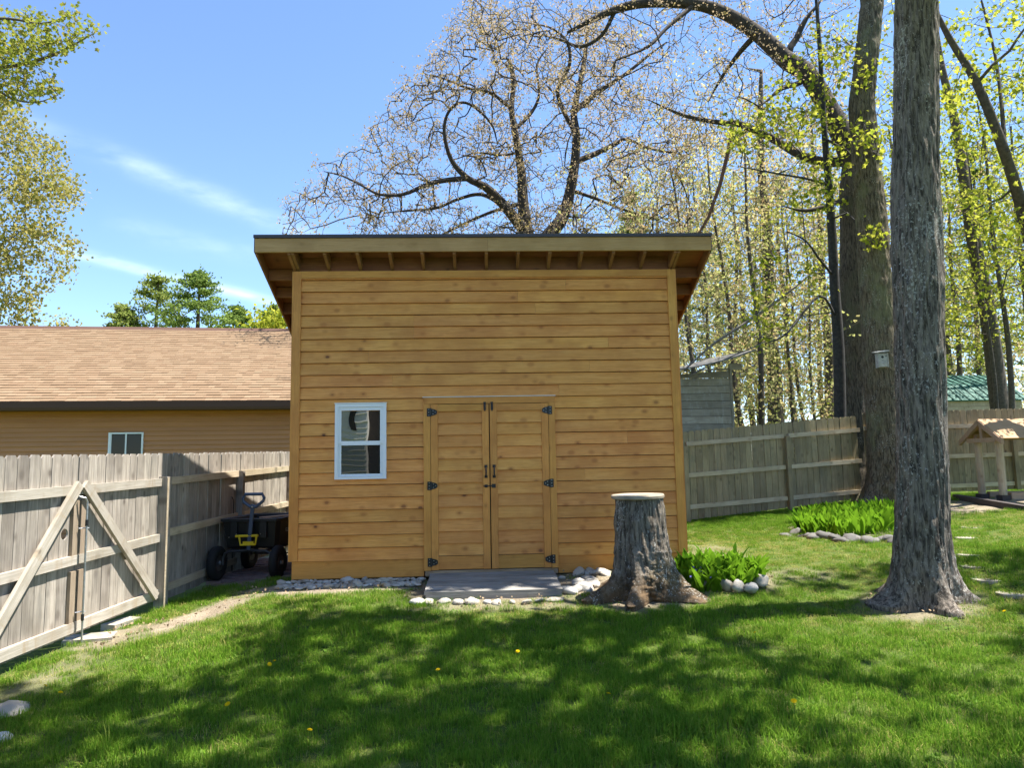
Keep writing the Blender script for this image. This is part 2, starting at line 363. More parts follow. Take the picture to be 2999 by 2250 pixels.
M['stone_dk'] = stonemat('mossy bed stone', (.15, .14, .125), (.11, .105, .095), (.075, .08, .055))

# ------------------------------------------------------------------ terrain
CTRL = np.array([(0, -9, -.52), (0, -5, -.47), (-4.0, -2.6, -.50), (-3.85, -.4, -.45), (-3.6, 4, -.36), (-2.45, -.3, -.275), (-.7, -1.0, -.32), (.8, -1.1, -.31), (1.66, -1.2, -.29),
                 (2.5, 0, -.12), (4.17, -2.04, -.29), (4.9, 1.4, -.05), (4.0, 5.6, -.12), (8.1, 6.4, .2), (8.3, 5.7, .16), (10.5, 5, .27), (4.94, -1.9, -.16), (6.85, 1.2, .08), (3, -5, -.44),
                 (10, -3, .02), (14, 8, .36), (6, 12, .1), (-8, 8, -.4), (-20, 20, -.4), (30, 30, .5), (-3, -4, -.55), (-10, -5, -.6), (0, 4, -.25), (0, -14, -.55), (22, -6, .2), (0, 30, 0), (-30, -10, -.6), (30, 0, .4), (60, 60, .5), (-60, 60, -.3), (0, -60, -.6), (2.6, -1.6, -.27), (-1.6, -.3, -.265)])
def _mq(a, b): return np.sqrt(((a[:, None]-b[None])**2).sum(-1)+2.2)
_A = _mq(CTRL[:, :2], CTRL[:, :2]); _Wt = np.linalg.solve(_A+1e-6*np.eye(len(_A)), CTRL[:, 2]-CTRL[:, 2].mean())
def gz_arr(XY):
    XY = np.asarray(XY, float).reshape(-1, 2); z = CTRL[:, 2].mean()+_mq(XY, CTRL[:, :2])@_Wt
    d = np.linalg.norm(XY, axis=1); k = np.clip((d-25)/35, 0, 1); return z*(1-k)+k*.1
def gz(x, y): return float(gz_arr([(x, y)])[0])
def ground_at(px, py):                 # where a line of sight meets the terrain
    z = -.3
    for _ in range(25):
        P = atz(px, py, z); z = .5*z+.5*gz(P[0], P[1])
    P = atz(px, py, z); return np.array([P[0], P[1], gz(P[0], P[1])])
def ell(XY, cx, cy, rx, ry, a=0.):
    c, s = cos(a), sin(a); dx = XY[:, 0]-cx; dy = XY[:, 1]-cy
    return ((c*dx+s*dy)/rx)**2+((-s*dx+c*dy)/ry)**2
STUMP = (1.66, -1.16); TREE = (4.17, -1.98)
BED1 = (2.46, -1.0, .56, .46, .1); BED2 = (6.15, 2.85, 1.75, .95, .95)
BARE = [(-2.0, -.36, .85, .34, 0, 1), (-1.2, -.33, .6, .3, 0, 1), (-3.1, 1.0, .65, .45, 0, 1), (-3.1, 2.7, .8, 2.0, 0, 1), (-2.7, -.32, .3, .18, 0, .7), (0.0, -.55, .95, .75, 0, 1), (1.15, -.6, .5, .5, 0, .9),
        (STUMP[0], STUMP[1]-.12, .62, .5, 0, .9), (.5, -1.38, 1.4, .2, 0, .5), (TREE[0]-.05, TREE[1]-.1, .5, .45, 0, .75), (-3.08, -1.2, .25, .72, -.5, .95), (-3.62, -1.75, .3, .5, 0, .8), (-3.6, -2.9, .2, .7, -.1, .4),
        (*BED1[:2], .62, .5, .1, .97), (*BED2[:2], 1.6, .85, .95, .97), (9.6, 4.3, 1.9, 1.0, 0, .9), (8.6, 3.7, .9, .5, 0, .6), (3.0, .6, .4, .8, 0, .35), (3.4, -.9, .5, .3, 0, .35), (0, 2, 2.5, 2.0, 0, 1)]
def bare_arr(XY):
    XY = np.asarray(XY, float); b = np.zeros(len(XY))
    nz = (fbm(np.c_[XY*2.3, np.zeros(len(XY))], 3)-.5)*1.1
    for (cx, cy, rx, ry, a, s) in BARE: b = np.maximum(b, s*np.clip((1.25-(np.sqrt(ell(XY, cx, cy, rx, ry, a))+nz*.5))/.5, 0, 1))
    return b
def dry_arr(XY):                       # thin, sun-dried turf
    XY = np.asarray(XY, float)
    n = fbm(np.c_[XY*.9, np.full(len(XY), 3.)], 3)
    d = np.zeros(len(XY))
    for (cx, cy, rx, ry, s) in ((4.0, .6, 2.6, 2.6, .62), (3.3, 3.0, 1.2, 2.2, .45), (9, 2.0, 4, 3, .5), (4.2, -2.2, 1.5, 1.2, .45), (-3.1, -1.3, .9, 1.6, .5), (.6, -1.7, 2.2, .5, .42), (-3.6, -3.2, .7, 1.2, .5), (-1.8, -.9, 1.6, .5, .35)):
        d = np.maximum(d, s*np.clip(1.3-np.sqrt(ell(XY, cx, cy, rx, ry)), 0, 1)/.7)
    return np.clip(d*.8+(n-.55)*.8, 0, .85)
def ground():
    f = lambda a, b, st: np.arange(a, b, st)
    xs = np.concatenate([[-900, -400, -200, -120, -80, -55, -40, -30, -22, -16, -12], f(-9, 14, .14), [14, 17, 21, 26, 33, 42, 55, 80, 120, 200, 400, 900]])
    ys = np.concatenate([[-900, -300, -120, -60, -35, -22, -15, -12], f(-9.5, 8, .14), [8, 10, 13, 17, 22, 28, 35, 45, 60, 90, 150, 300, 900]])
    X, Y = np.meshgrid(xs, ys); XY = np.c_[X.ravel(), Y.ravel()]
    Z = gz_arr(XY); near = (np.abs(XY[:, 0]-2) < 14) & (np.abs(XY[:, 1]) < 12)
    Z = Z+near*(fbm(np.c_[XY*3.1, np.zeros(len(XY))], 3)-.5)*.045*(np.abs(XY[:, 0]) < 13)
    b = bare_arr(XY)*near
    inb = np.exp(-ell(XY, *BED1[:2], .6, .42, .1)*1.4)*.07+np.exp(-ell(XY, *BED2[:2], 1.6, .85, .95)*1.2)*.10
    Z = Z+inb
    nx, ny = len(xs), len(ys)
    i = np.arange(ny-1)[:, None]*nx; j = np.arange(nx-1)[None]
    F = np.stack([i+j, i+j+1, i+nx+j+1, i+nx+j], -1).reshape(-1, 4)
    me = make_mesh('ground', np.c_[XY, Z], F, True)
    at = me.attributes.new('bare', 'FLOAT', 'POINT'); at.data.foreach_set('value', b.astype(np.float32))
    q = NT('soil and turf')
    a = q.n('ShaderNodeAttribute', attribute_name='bare'); v = q.coord('Object')
    n1 = q.noise(v, 2.2, 6, .6); n2 = q.noise(v, 38, 4, .7); n3 = q.noise(v, 150, 2, .6)
    soil = q.mix(q.smooth(n1, .35, .65), (.24, .19, .135), (.36, .295, .215)); soil = q.mix(q.math('MULTIPLY', q.smooth(n2, .5, .68), .6), soil, (.14, .105, .075)); soil = q.mix(q.math('MULTIPLY', q.smooth(n3, .58, .66), .5), soil, (.50, .44, .34))
    turf = q.mix(q.smooth(n2, .35, .65), (.05, .085, .012), (.10, .14, .02)); turf = q.mix(q.math('MULTIPLY', q.smooth(n1, .5, .75), .35), turf, (.17, .165, .06))
    col = q.mix(a.outputs['Fac'], turf, soil)
    m = q.done(q.bsdf(col, .95, q.math('ADD', q.math('MULTIPLY', n2, 1.0), q.math('MULTIPLY', n3, .5)), .8, .03, 0, .2))
    tag(obj('ground', me, m), kind='structure')
ground()

# ------------------------------------------------------------------ shed
EXPO = .1524; HW = 4.877/2; SLOPE = .40
def siding_mesh(L, ax=0):              # bevel siding board, thick lower edge, runs along +x
    P = [(0, 0), (-.031, 0), (-.029, .007), (-.008, EXPO-.0065), (0, EXPO-.0065)]
    n = len(P); V = [(0, y, z) for y, z in P]+[(L, y, z) for y, z in P]
    return make_mesh('board', V, [tuple(range(n))[::-1], tuple(range(n, 2*n))]+[(i, (i+1) % n, n+(i+1) % n, n+i) for i in range(n)][:n])
SHED = thing('shed', 'golden brown wooden shed with sloping roof, double doors and small window', 'shed', (0, 0, 0))
def build_shed():
    S = SHED
    def part(name, mb, m, parent=S): return obj(name, mb, M[m], parent)
    body = MB().box(-HW+.02, HW-.02, .012, .05, -.2, 3.62)
    part('wall_sheathing', body, 'dark')
    joints = {19: -.93, 18: -.93, 22: 1.02, 20: .62, 17: 1.55, 15: 1.3, 14: -1.2, 21: .4, 16: -1.5, 13: .9, 3: 1.7, 6: 1.2, 9: 1.75}
    for k in range(24):
        z = k*EXPO; top = z+EXPO
        segs = [(-HW+.092, HW-.092)]
        def cut(segs, a, b):
            r = []
            for s, e in segs:
                if e <= a or s >= b: r.append((s, e))
                else:
                    if a-s > .03: r.append((s, a))
                    if e-b > .03: r.append((b, e))
            return r
        if z < 1.97: segs = cut(segs, -.800, .823)
        if z > .92 and top < 1.93: segs = cut(segs, -1.895, -1.283)
        if k in joints:
            j = joints[k]; segs = [q for s, e in segs for q in (((s, j-.001), (j+.001, e)) if s < j-.3 and e > j+.3 else ((s, e),))]
        for s, e in segs:
            me = siding_mesh(e-s)
            if k == 23:
                for v in me.vertices:
                    if v.co.z > .1: v.co.z = .05
            obj('siding_board', me, M['cedar'], S, (s, random.uniform(-.001, .001), z+random.uniform(-.0015, .0015)))
    for sx in (-1, 1):
        a, b = sorted((sx*HW, sx*(HW-.092)))
        part('corner_trim', MB().box(a, b, -.040, .03, 0, 3.615), 'cedar_v')
        a, b = sorted((sx*HW, sx*(HW+.02)))
        part('corner_trim', MB().box(a, b, -.036, .08, 0, 3.615), 'cedar_v')
    part('frieze_board', MB().box(-HW+.093, HW-.093, -.038, .02, 3.525, 3.615), 'cedar_h')
    for a, b in ((-HW+.02, -.815), (.84, HW-.02)): part('skirt_board', MB().box(a, b, -.012, .02, -.215, -.006), 'cedar_h')
    # side walls
    for sx in (-1, 1):
        for k in range(24):
            z = k*EXPO; ye = min(3.55, (3.50-z)/SLOPE)
            if ye < .3: continue
            o = obj('siding_board', siding_mesh(ye-.08), M['cedar'], S, (sx*(HW-.006), .08 if sx > 0 else ye, z), (0, 0, sx*pi/2))
        part('skirt_board', MB().box(*sorted((sx*(HW-.03), sx*(HW-.01))), .02, 3.6, -.38, 0), 'cedar_h')
        part('wall_sheathing', MB().prism([(sx*(HW-.03), .05, -.2), (sx*(HW-.03), 3.55, -.2), (sx*(HW-.03), 3.55, 2.15), (sx*(HW-.03), .05, 3.6)], (0, 0, 0), (-sx*.02, 0, 0)), 'dark')
    part('back_wall', MB().box(-HW+.03, HW-.03, 3.52, 3.56, -.3, 2.15), 'cedar_h')
    # roof
    zt = lambda y, off: 3.80-SLOPE*y+off            # sheathing underside at y
    rb = MB().prism([(-HW-.40, -.33, zt(-.33, 0)), (-HW-.40, 3.9, zt(3.9, 0)), (-HW-.40, 3.9, zt(3.9, .02)), (-HW-.40, -.33, zt(-.33, .02))], (0, 0, 0), (2*HW+.80, 0, 0))
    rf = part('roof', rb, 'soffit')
    sh = MB().prism([(-HW-.415, -.352, zt(-.352, .022)), (-HW-.415, 3.92, zt(3.92, .022)), (-HW-.415, 3.92, zt(3.92, .035)), (-HW-.415, -.352, zt(-.352, .035))], (0, 0, 0), (2*HW+.83, 0, 0))
    part('shingle_cover', sh, 'shedroof', rf)
    part('drip_edge', MB().box(-HW-.418, HW+.418, -.358, -.340, 3.955, 3.995), 'drip', rf)
    for a, b in ((-HW-.405, .02), (.022, HW+.405)): part('fascia_board', MB().box(a, b, -.337, -.302, 3.780, 3.952), 'fascia', rf)
    def raft(x, w=.038):
        y0, y1 = -.301, .45
        return MB().prism([(x-w/2, y0, zt(y0, -.165)), (x-w/2, y1, zt(y1, -.165)), (x-w/2, y1, zt(y1, -.002)), (x-w/2, y0, zt(y0, -.002))], (0, 0, 0), (w, 0, 0))
    xs = [-2.003+.4007*i for i in range(11)]
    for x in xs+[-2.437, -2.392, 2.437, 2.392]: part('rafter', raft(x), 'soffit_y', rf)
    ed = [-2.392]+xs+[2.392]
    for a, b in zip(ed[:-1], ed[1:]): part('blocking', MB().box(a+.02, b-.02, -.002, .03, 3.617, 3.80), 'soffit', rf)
    for sx in (-1, 1):
        x0 = sx*(HW+.385)
        y0, y1 = -.301, 3.88
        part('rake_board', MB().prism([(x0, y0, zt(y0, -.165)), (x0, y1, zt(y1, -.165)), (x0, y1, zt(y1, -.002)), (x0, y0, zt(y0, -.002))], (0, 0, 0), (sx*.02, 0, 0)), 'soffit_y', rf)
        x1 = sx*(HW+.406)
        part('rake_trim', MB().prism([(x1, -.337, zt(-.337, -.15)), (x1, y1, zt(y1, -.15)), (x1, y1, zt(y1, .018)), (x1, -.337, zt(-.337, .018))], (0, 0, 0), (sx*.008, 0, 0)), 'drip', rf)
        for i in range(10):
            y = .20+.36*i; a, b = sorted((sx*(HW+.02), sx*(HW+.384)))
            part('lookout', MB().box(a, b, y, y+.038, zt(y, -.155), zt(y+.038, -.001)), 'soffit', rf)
    # door frame and doors
    part('door_trim', MB().box(-.812, -.727, -.050, -.005, -.145, 1.897), 'cedar_v')
    part('door_trim', MB().box(.757, .838, -.050, -.005, -.145, 1.897), 'cedar_v')
    part('door_trim', MB().box(-.812, .840, -.052, -.005, 1.899, 1.980), 'cedar_h')
    part('flashing', MB().box(-.822, .850, -.060, -.005, 1.982, 1.990), 'cap_white')
    part('threshold', MB().box(-.80, .83, -.03, .04, -.215, -.15), 'redbeam')
    for side, (x0, x1) in ((-1, (-.722, .003)), (1, (.016, .752))):
        D = part('door', MB().box(x0+.005, x1-.005, -.012, -.002, -.138, 1.890), 'dark')
        st = .086
        for a, b in ((x0, x0+st), (x1-st, x1)): part('stile', MB().box(a, b, -.048, -.013, -.14, 1.893), 'cedar_v', D)
        part('rail', MB().box(x0+st+.001, x1-st-.001, -.046, -.013, 1.806, 1.892), 'cedar_h', D)
        part('rail', MB().box(x0+st+.001, x1-st-.001, -.034, -.013, -.138, .022), 'cedar_h', D)
        for k in range(12):
            z = .030+k*EXPO*.969
            me = siding_mesh(x1-x0-2*st-.002)
            if k == 11:
                for v in me.vertices:
                    if v.co.z > .1: v.co.z = .150
            obj('plank', me, M['cedar'], D, (x0+st+.001, -.0135+random.uniform(-.001, .001), z))
        # T hinges
        for z in (1.795, .883, -.045):
            zz = z+(.006 if side > 0 else 0); xo = -.722 if side < 0 else .755
            h = MB().box(*sorted((xo-side*-.0-(-side)*-.0, xo+side*.045)), -.0565, -.0505, zz-.052, zz+.052)
            xa = xo-side*.004
            h.prism([(xa, -.0555, zz-.045), (xa-side*.045, -.0555, zz-.036), (xa-side*.075, -.0555, zz-.020), (xa-side*.075, -.0555, zz+.020), (xa-side*.045, -.0555, zz+.036), (xa, -.0555, zz+.045)], (0, 0, 0), (0, .006, 0))
            h.tube([(xo-side*.001, -.058, zz-.052), (xo-side*.001, -.058, zz+.052)], .008, 8)
            hg = part('hinge', h, 'black_metal', D)
            s = MB()
            for dx, dz in ((.022, .036), (.022, 0.0), (.022, -.036), (-.03, .02), (-.03, -.02), (-.058, 0)):
                s.box(xo+side*dx-.004, xo+side*dx+.004, -.0585, -.0562, zz+dz-.004, zz+dz+.004)
            part('hinge_screws', s, 'screw', D)
        xh = -.040 if side < 0 else .062
        hd = MB()
        for z in (1.112, .985): hd.box(xh-.018, xh+.018, -.056, -.0485, z-.017, z+.017); hd.box(xh-.007, xh+.007, -.090, -.055, z-.008, z+.008)
        hd.tube([(xh, -.088, 1.115), (xh, -.094, 1.08), (xh, -.095, 1.05), (xh, -.094, 1.02), (xh, -.088, .982)], [.007, .009, .010, .009, .007], 8)
        part('handle', hd, 'black_metal', D)
        xb = -.045 if side < 0 else .045
        bo = MB().box(xb-.014, xb+.014, -.060, -.0485, 1.815, 1.892).box(xb-.016, xb+.016, -.064, -.0525, 1.899, 1.915).tube([(xb, -.066, 1.80), (xb, -.066, 1.91)], .006, 8)
        part('top_bolt', bo, 'black_metal', D)
        if side < 0:
            part('latch', MB().box(-.06, -.022, -.056, -.0485, .850, .885).tube([(-.075, -.062, .868), (.03, -.062, .868)], .006, 8), 'black_metal', D)
        else: part('latch', MB().box(.030, .078, -.060, -.0485, .845, .892), 'black_metal', D)
    # window
    Wn = part('window', MB().box(-1.870, -1.310, -.026, -.004, 1.02, 1.88), 'dark')
    x0, x1, z0, z1 = -1.905, -1.273, .982, 1.916
    for a in ((x0, x0+.04, -.058, -.01, z0, z1), (x1-.04, x1, -.058, -.01, z0, z1), (x0+.041, x1-.041, -.058, -.01, z1-.04, z1), (x0+.041, x1-.041, -.058, -.01, z0, z0+.032)): part('frame', MB().box(*a), 'vinyl_white', Wn)
    part('head_flashing', MB().box(x0-.006, x1+.006, -.066, -.01, z1+.002, z1+.012), 'vinyl_white', Wn)
    xi, xj = x0+.041, x1-.041
    for (za, zb, yo) in ((1.420, z1-.041, -.046), (z0+.033, 1.440, -.036)):
        for a in ((xi, xi+.036, yo, yo+.012, za, zb), (xj-.036, xj, yo, yo+.012, za, zb)): part('sash_stile', MB().box(*a), 'vinyl_white', Wn)
    for a in ((xi+.037, xj-.037, -.046, -.030, z1-.083, z1-.042), (xi+.037, xj-.037, -.046, -.030, 1.400, 1.452), (xi+.037, xj-.037, -.036, -.026, z0+.034, z0+.064)): part('sash_rail', MB().box(*a), 'vinyl_white', Wn)
    obj('pane', MB().box(xi+.037, xj-.037, -.0285, -.027, 1.452, z1-.083), M['pane'], Wn)
    obj('pane', MB().box(xi+.037, xj-.037, -.0275, -.0265, z0+.064, 1.399), M['pane_screen'], Wn)
build_shed()

# ramp in front of the doors
def build_ramp():
    R = thing('wooden_ramp', 'low grey weathered plank ramp before the shed doors', 'ramp')
    yb, yf = -.065, -1.06; zb, zf = -.175, -.232
    n = 7
    for i in range(n):
        t0, t1 = i/n, (i+1)/n; y0 = yb+(yf-yb)*t0; y1 = yb+(yf-yb)*t1+.016; z0 = zb+(zf-zb)*t0; z1 = zb+(zf-zb)*t1
        hw = .755
        obj('plank', MB().prism([(-hw, y0, z0), (-hw, y1, z1), (-hw, y1, z1-.03), (-hw, y0, z0-.03)], (0, 0, 0), (2*hw, 0, 0)), M['deck'], R, (.02+random.uniform(-.006, .006), 0, 0))
    obj('front_board', MB().box(-.74, .74, yf+.012, yf+.05, -.36, zf-.032), M['deck'], R, (.02, 0, 0))
    for sx in (-1, 1): obj('side_board', MB().prism([(sx*.74, yb, zb-.034), (sx*.74, yf+.052, zf-.034), (sx*.74, yf+.052, -.36), (sx*.74, yb, -.36)], (0, 0, 0), (-sx*.035, 0, 0)), M['deck'], R, (.02, 0, 0))
build_ramp()
exec_after = []

# ------------------------------------------------------------------ fences
def picket_mesh(H, wd=.139, th=.016, ear=.03):
    h = wd/2
    P = [(-h, 0), (h, 0), (h, H-ear), (h-ear*.9, H), (-h+ear*.9, H), (-h, H-ear)]
    n = 6; V = [(x, 0, z) for x, z in P]+[(x, th, z) for x, z in P]
    return make_mesh('picket', V, [tuple(range(n)), tuple(range(n, 2*n))[::-1]]+[(i, n+i, n+(i+1) % n, (i+1) % n) for i in range(n)])
def fence(name, label, A, B, ztop, rails, posts, H, side, mp, mr, post_top=-.28, post_bot=-1.85):
    # pickets run from A to B behind the rails; side = sign of the local y on which the rails lie
    A = np.array(A, float); B = np.array(B, float); L = np.linalg.norm(B-A); ang = atan2(B[1]-A[1], B[0]-A[0])
    T = thing(name, label, 'fence', (A[0], A[1], 0), ang)
    meshes = [picket_mesh(H, .139-.002*i) for i in range(3)]
    u = .07
    while u < L:
        t = u/L; z = ztop[0]+(ztop[1]-ztop[0])*t
        obj('picket', random.choice(meshes), M[mp], T, (u, (-.016 if side > 0 else 0)+random.uniform(-.003, .003), z-H+random.uniform(-.006, .006)), (0, random.uniform(-.006, .006), random.uniform(-.02, .02)))
        u += .144+random.uniform(-.0015, .003)
    cuts = [0]+[p for p in posts if 0 < p < L]+[L]
    for (za, zb) in rails:
        for a, b in zip(cuts[:-1], cuts[1:]):
            a2, b2 = a+(.052 if a > 0 else 0), b-(.052 if b < L else 0)
            z0 = za+(zb-za)*a2/L; z1 = za+(zb-za)*b2/L; ln = b2-a2
            y0, y1 = sorted((side*.004, side*.042))
            o = obj('rail', MB().box(-ln/2, ln/2, y0, y1, -.044, .044), M[mr], T, ((a2+b2)/2, 0, (z0+z1)/2), (0, -atan2(z1-z0, ln), 0))
    for p in posts:
        t = p/L; z = ztop[0]+(ztop[1]-ztop[0])*t; y0, y1 = sorted((side*.006, side*.100))
        obj('post', MB().box(-.046, .046, y0, y1, post_bot, post_top), M[mp], T, (p, 0, z))
    return T
fence('board_fence', 'grey weathered fence running back between gate and shed, partly in shade', (-3.845, -.40), (-3.58, 5.3), (1.332, 1.455), ((1.005, 1.15), (.40, .51), (-.235, -.14)), [2.35, 4.75], 1.72, -1, 'fence', 'fence_rx')
FB = (8.2, 6.42)
fence('board_fence', 'olive grey dog-eared fence between shed and birdhouse tree', (2.2, 5.26), FB, (1.575, 2.05), ((1.345, 1.735), (.72, 1.06), (.09, .40)), [1.9, 4.28], 1.80, -1, 'fence_r', 'fence_rx', -.30, -1.95)
fence('board_fence', 'olive fence behind the small roofed shelter at right', (FB[0]+.12, FB[1]+.02), (13.6, 6.75), (2.11, 2.19), ((1.76, 1.82), (1.09, 1.17), (.43, .53)), [1.1, 3.5], 1.80, -1, 'fence_r', 'fence_rx', -.30, -1.95)

GP = (-3.823, -.379); GA = atan2(-.9945, -.105)
def gate_leaf(label, u0, u1, hinge_end, brace, hole=None):
    T = thing('gate', label, 'gate', (GP[0], GP[1], 0), GA)
    zt = lambda u: 1.335-.0213*u; zb = lambda u: -.335-.04*u
    first = .085 if hole else 0.
    n = round((u1-u0-first)/.144); wd0 = (u1-u0-first)/n
    if hole: hole = (u0+first+wd0*.5, hole[1])
    for i in range(-1 if hole else 0, n):
        wd = wd0 if i >= 0 else first; u = u0+first+wd0*(i+.5) if i >= 0 else u0+first/2; H = zt(u)-zb(u)+random.uniform(-.004, .006)
        me = picket_mesh(H, wd-.005)
        if hole and i == 0:
            # this picket has a round knot hole: build it with the hole cut out
            hz = hole[1]-zb(u); r = .052; h = (wd-.005)/2; k = 16
            ring = [(hole[0]*0+r*cos(a)*.95, hz+r*sin(a)) for a in [2*pi*j/k+pi/k for j in range(k)]]
            e = .03; mb = MB()
            def quadxz(pts): mb.prism([(x, 0, z) for x, z in pts], (0, 0, 0), (0, .016, 0))
            quadxz([(-h, 0), (h, 0), (h, hz-r-.01), (-h, hz-r-.01)]); quadxz([(-h, hz+r+.01), (h, hz+r+.01), (h, H-e), (h-e*.9, H), (-h+e*.9, H), (-h, H-e)])
            for j in range(k):
                a, b = ring[j], ring[(j+1) % k]
                def outp(p):
                    x, z = p[0], p[1]-hz; s = min(h/abs(x) if abs(x) > 1e-6 else 9e9, (r+.01)/abs(z) if abs(z) > 1e-6 else 9e9); return (x*s, hz+z*s)
                oa, ob = outp(a), outp(b)
                cor = []
                if abs(abs(oa[0])-h) < 1e-6 and abs(abs(ob[1]-hz)-(r+.01)) < 1e-6: cor = [(oa[0], ob[1])]
                elif abs(abs(ob[0])-h) < 1e-6 and abs(abs(oa[1]-hz)-(r+.01)) < 1e-6: cor = [(ob[0], oa[1])]
                quadxz([a, oa]+cor+[ob, b])
            me = mb.mesh('picket')
        obj('picket', me, M['fence'], T, (u, -.016+random.uniform(-.002, .002), zb(u)))
    def rail(za, zb_, y0=.002, h=.088, e0=u0+.0, e1=u1):
        z0 = za[1]+(zb_[1]-za[1])*(e0-za[0])/(zb_[0]-za[0]); z1 = za[1]+(zb_[1]-za[1])*(e1-za[0])/(zb_[0]-za[0])
        obj('rail', MB().box(-(e1-e0)/2, (e1-e0)/2, y0, y0+.038, -h/2, h/2), M['gate_rail'], T, ((e0+e1)/2, 0, (z0+z1)/2), (0, -atan2(z1-z0, e1-e0), 0))
    rail((.275, .994), (2.57, .941)); rail((.26, .358), (2.52, .270)); rail((.3, -.27), (2.47, -.354), h=.095)
    for s, (za, zb_) in enumerate(((.915, .365), (.25, -.25))):
        us = u1-.05 if hinge_end == 0 else u0+.05
        obj('stile', MB().box(-.04, .04, .003, .036, zb_, za), M['dry_brown'], T, (us, 0, -.03*us))
        uh = u0+.04 if hinge_end == 0 else u1-.04
        obj('stile', MB().box(-.04, .04, .003, .036, zb_, za), M['fence'], T, (uh, 0, -.03*uh))
    (ua, za), (ub, zb_) = brace
    ln = math.hypot(ub-ua, zb_-za)
    obj('brace', MB().box(-ln/2, ln/2, .042, .080, -.046, .046), M['gate_rail'], T, ((ua+ub)/2, 0, (za+zb_)/2), (0, -atan2(zb_-za, ub-ua), 0))
    return T
gate_leaf('right leaf of grey picket gate, its brace running down to the post', .0, 1.525, 0, ((1.525, 1.02), (.19, -.28)))
gate_leaf('left leaf of grey picket gate with round hole, cut off by photo edge', 1.537, 3.04, 1, ((1.60, 1.02), (2.72, -.34)), (1.745, .558))
def gate_post(u, label):
    T = thing('gate_post', label, 'post', (GP[0], GP[1], 0), GA)
    obj('post_shaft', MB().box(u-.05, u+.05, -.015, .098, -.75, 1.062), M['fence'], T)
    obj('post_strip', MB().box(u+.012, u+.048, .100, .104, -.55, 1.05), M['fence_rx'], T)
gate_post(.055, 'square grey wooden post between gate and back fence')
gate_post(3.10, 'outer gate post past the left edge of the photo')
_d = np.array((-.105, -.9945)); _p = np.array(GP)
fence('board_fence', 'grey fence panel continuing from the outer gate post toward the viewer', tuple(_p+_d*6.1), tuple(_p+_d*3.16), (1.205, 1.268), ((.86, .93), (.13, .245), (-.50, -.38)), [.1], 1.72, -1, 'fence', 'gate_rail')
def drop_rod():
    T = thing('drop_rod', 'thin metal drop rod standing before the middle of the gate', 'rod', (GP[0], GP[1], 0), GA)
    u, y = 1.535, .105
    obj('rod', MB().tube([(u+.05, .06, .90), (u+.02, .10, .885), (u, y+.0, .85), (u, y, .82), (u-.005, y, -.47)], .0095, 8), M['zinc'], T)
    for z in (.60, -.18):
        obj('bracket', MB().tube([(u+.03, .05, z), (u-.02, y+.014, z), (u-.028, y, z), (u-.02, .05, z)], .005, 6), M['zinc'], T)
        obj('collar', MB().cyl((u-.003, y, z+.02 if z > 0 else z-.08), .014, .06), M['black_metal'], T)
drop_rod()
def loose_block(name, label, cat, px, py, dims, rz, m, tilt=(0, 0)):
    P = ground_at(px, py)
    return tag(obj(name, MB().box(-dims[0]/2, dims[0]/2, -dims[1]/2, dims[1]/2, -.02, dims[2]), M[m], None, (P[0], P[1], P[2]+.005), (tilt[0], tilt[1], rz)), label, cat)
loose_block('brick', 'single red brick propping the gate beside the post', 'brick', 325, 1300, (.19, .09, .06), 1.2, 'brick', (.2, .1))
loose_block('paving_slab', 'flat pale slab on the ground below the drop rod', 'slab', 195, 1383, (.42, .30, .03), .3, 'slab')
loose_block('paving_slab', 'small flat slab against the gate bottom, between rod and brick', 'slab', 262, 1352, (.40, .16, .045), 1.35, 'slab', (.03, 0))

# brick floor where the cart stands
def patio():
    T = tag(obj('brick_patio', MB().box(-3.66, -2.50, .95, 3.3, -.50, -.42), M['paver'], None), kind='structure')
    y = .97; r = 0
    me = MB().box(-.098, .098, -.046, .046, -.03, .03).mesh('brick')
    while y < 3.2:
        x = -3.68+(.1 if r % 2 else 0)
        while x < -2.55:
            obj('brick', me, M['paver'], T, (x+random.uniform(-.004, .004), y, gz(x, y)+.012+random.uniform(-.004, .004)), (random.uniform(-.02, .02), 0, random.uniform(-.03, .03))); x += .203
        y += .098; r += 1
patio()

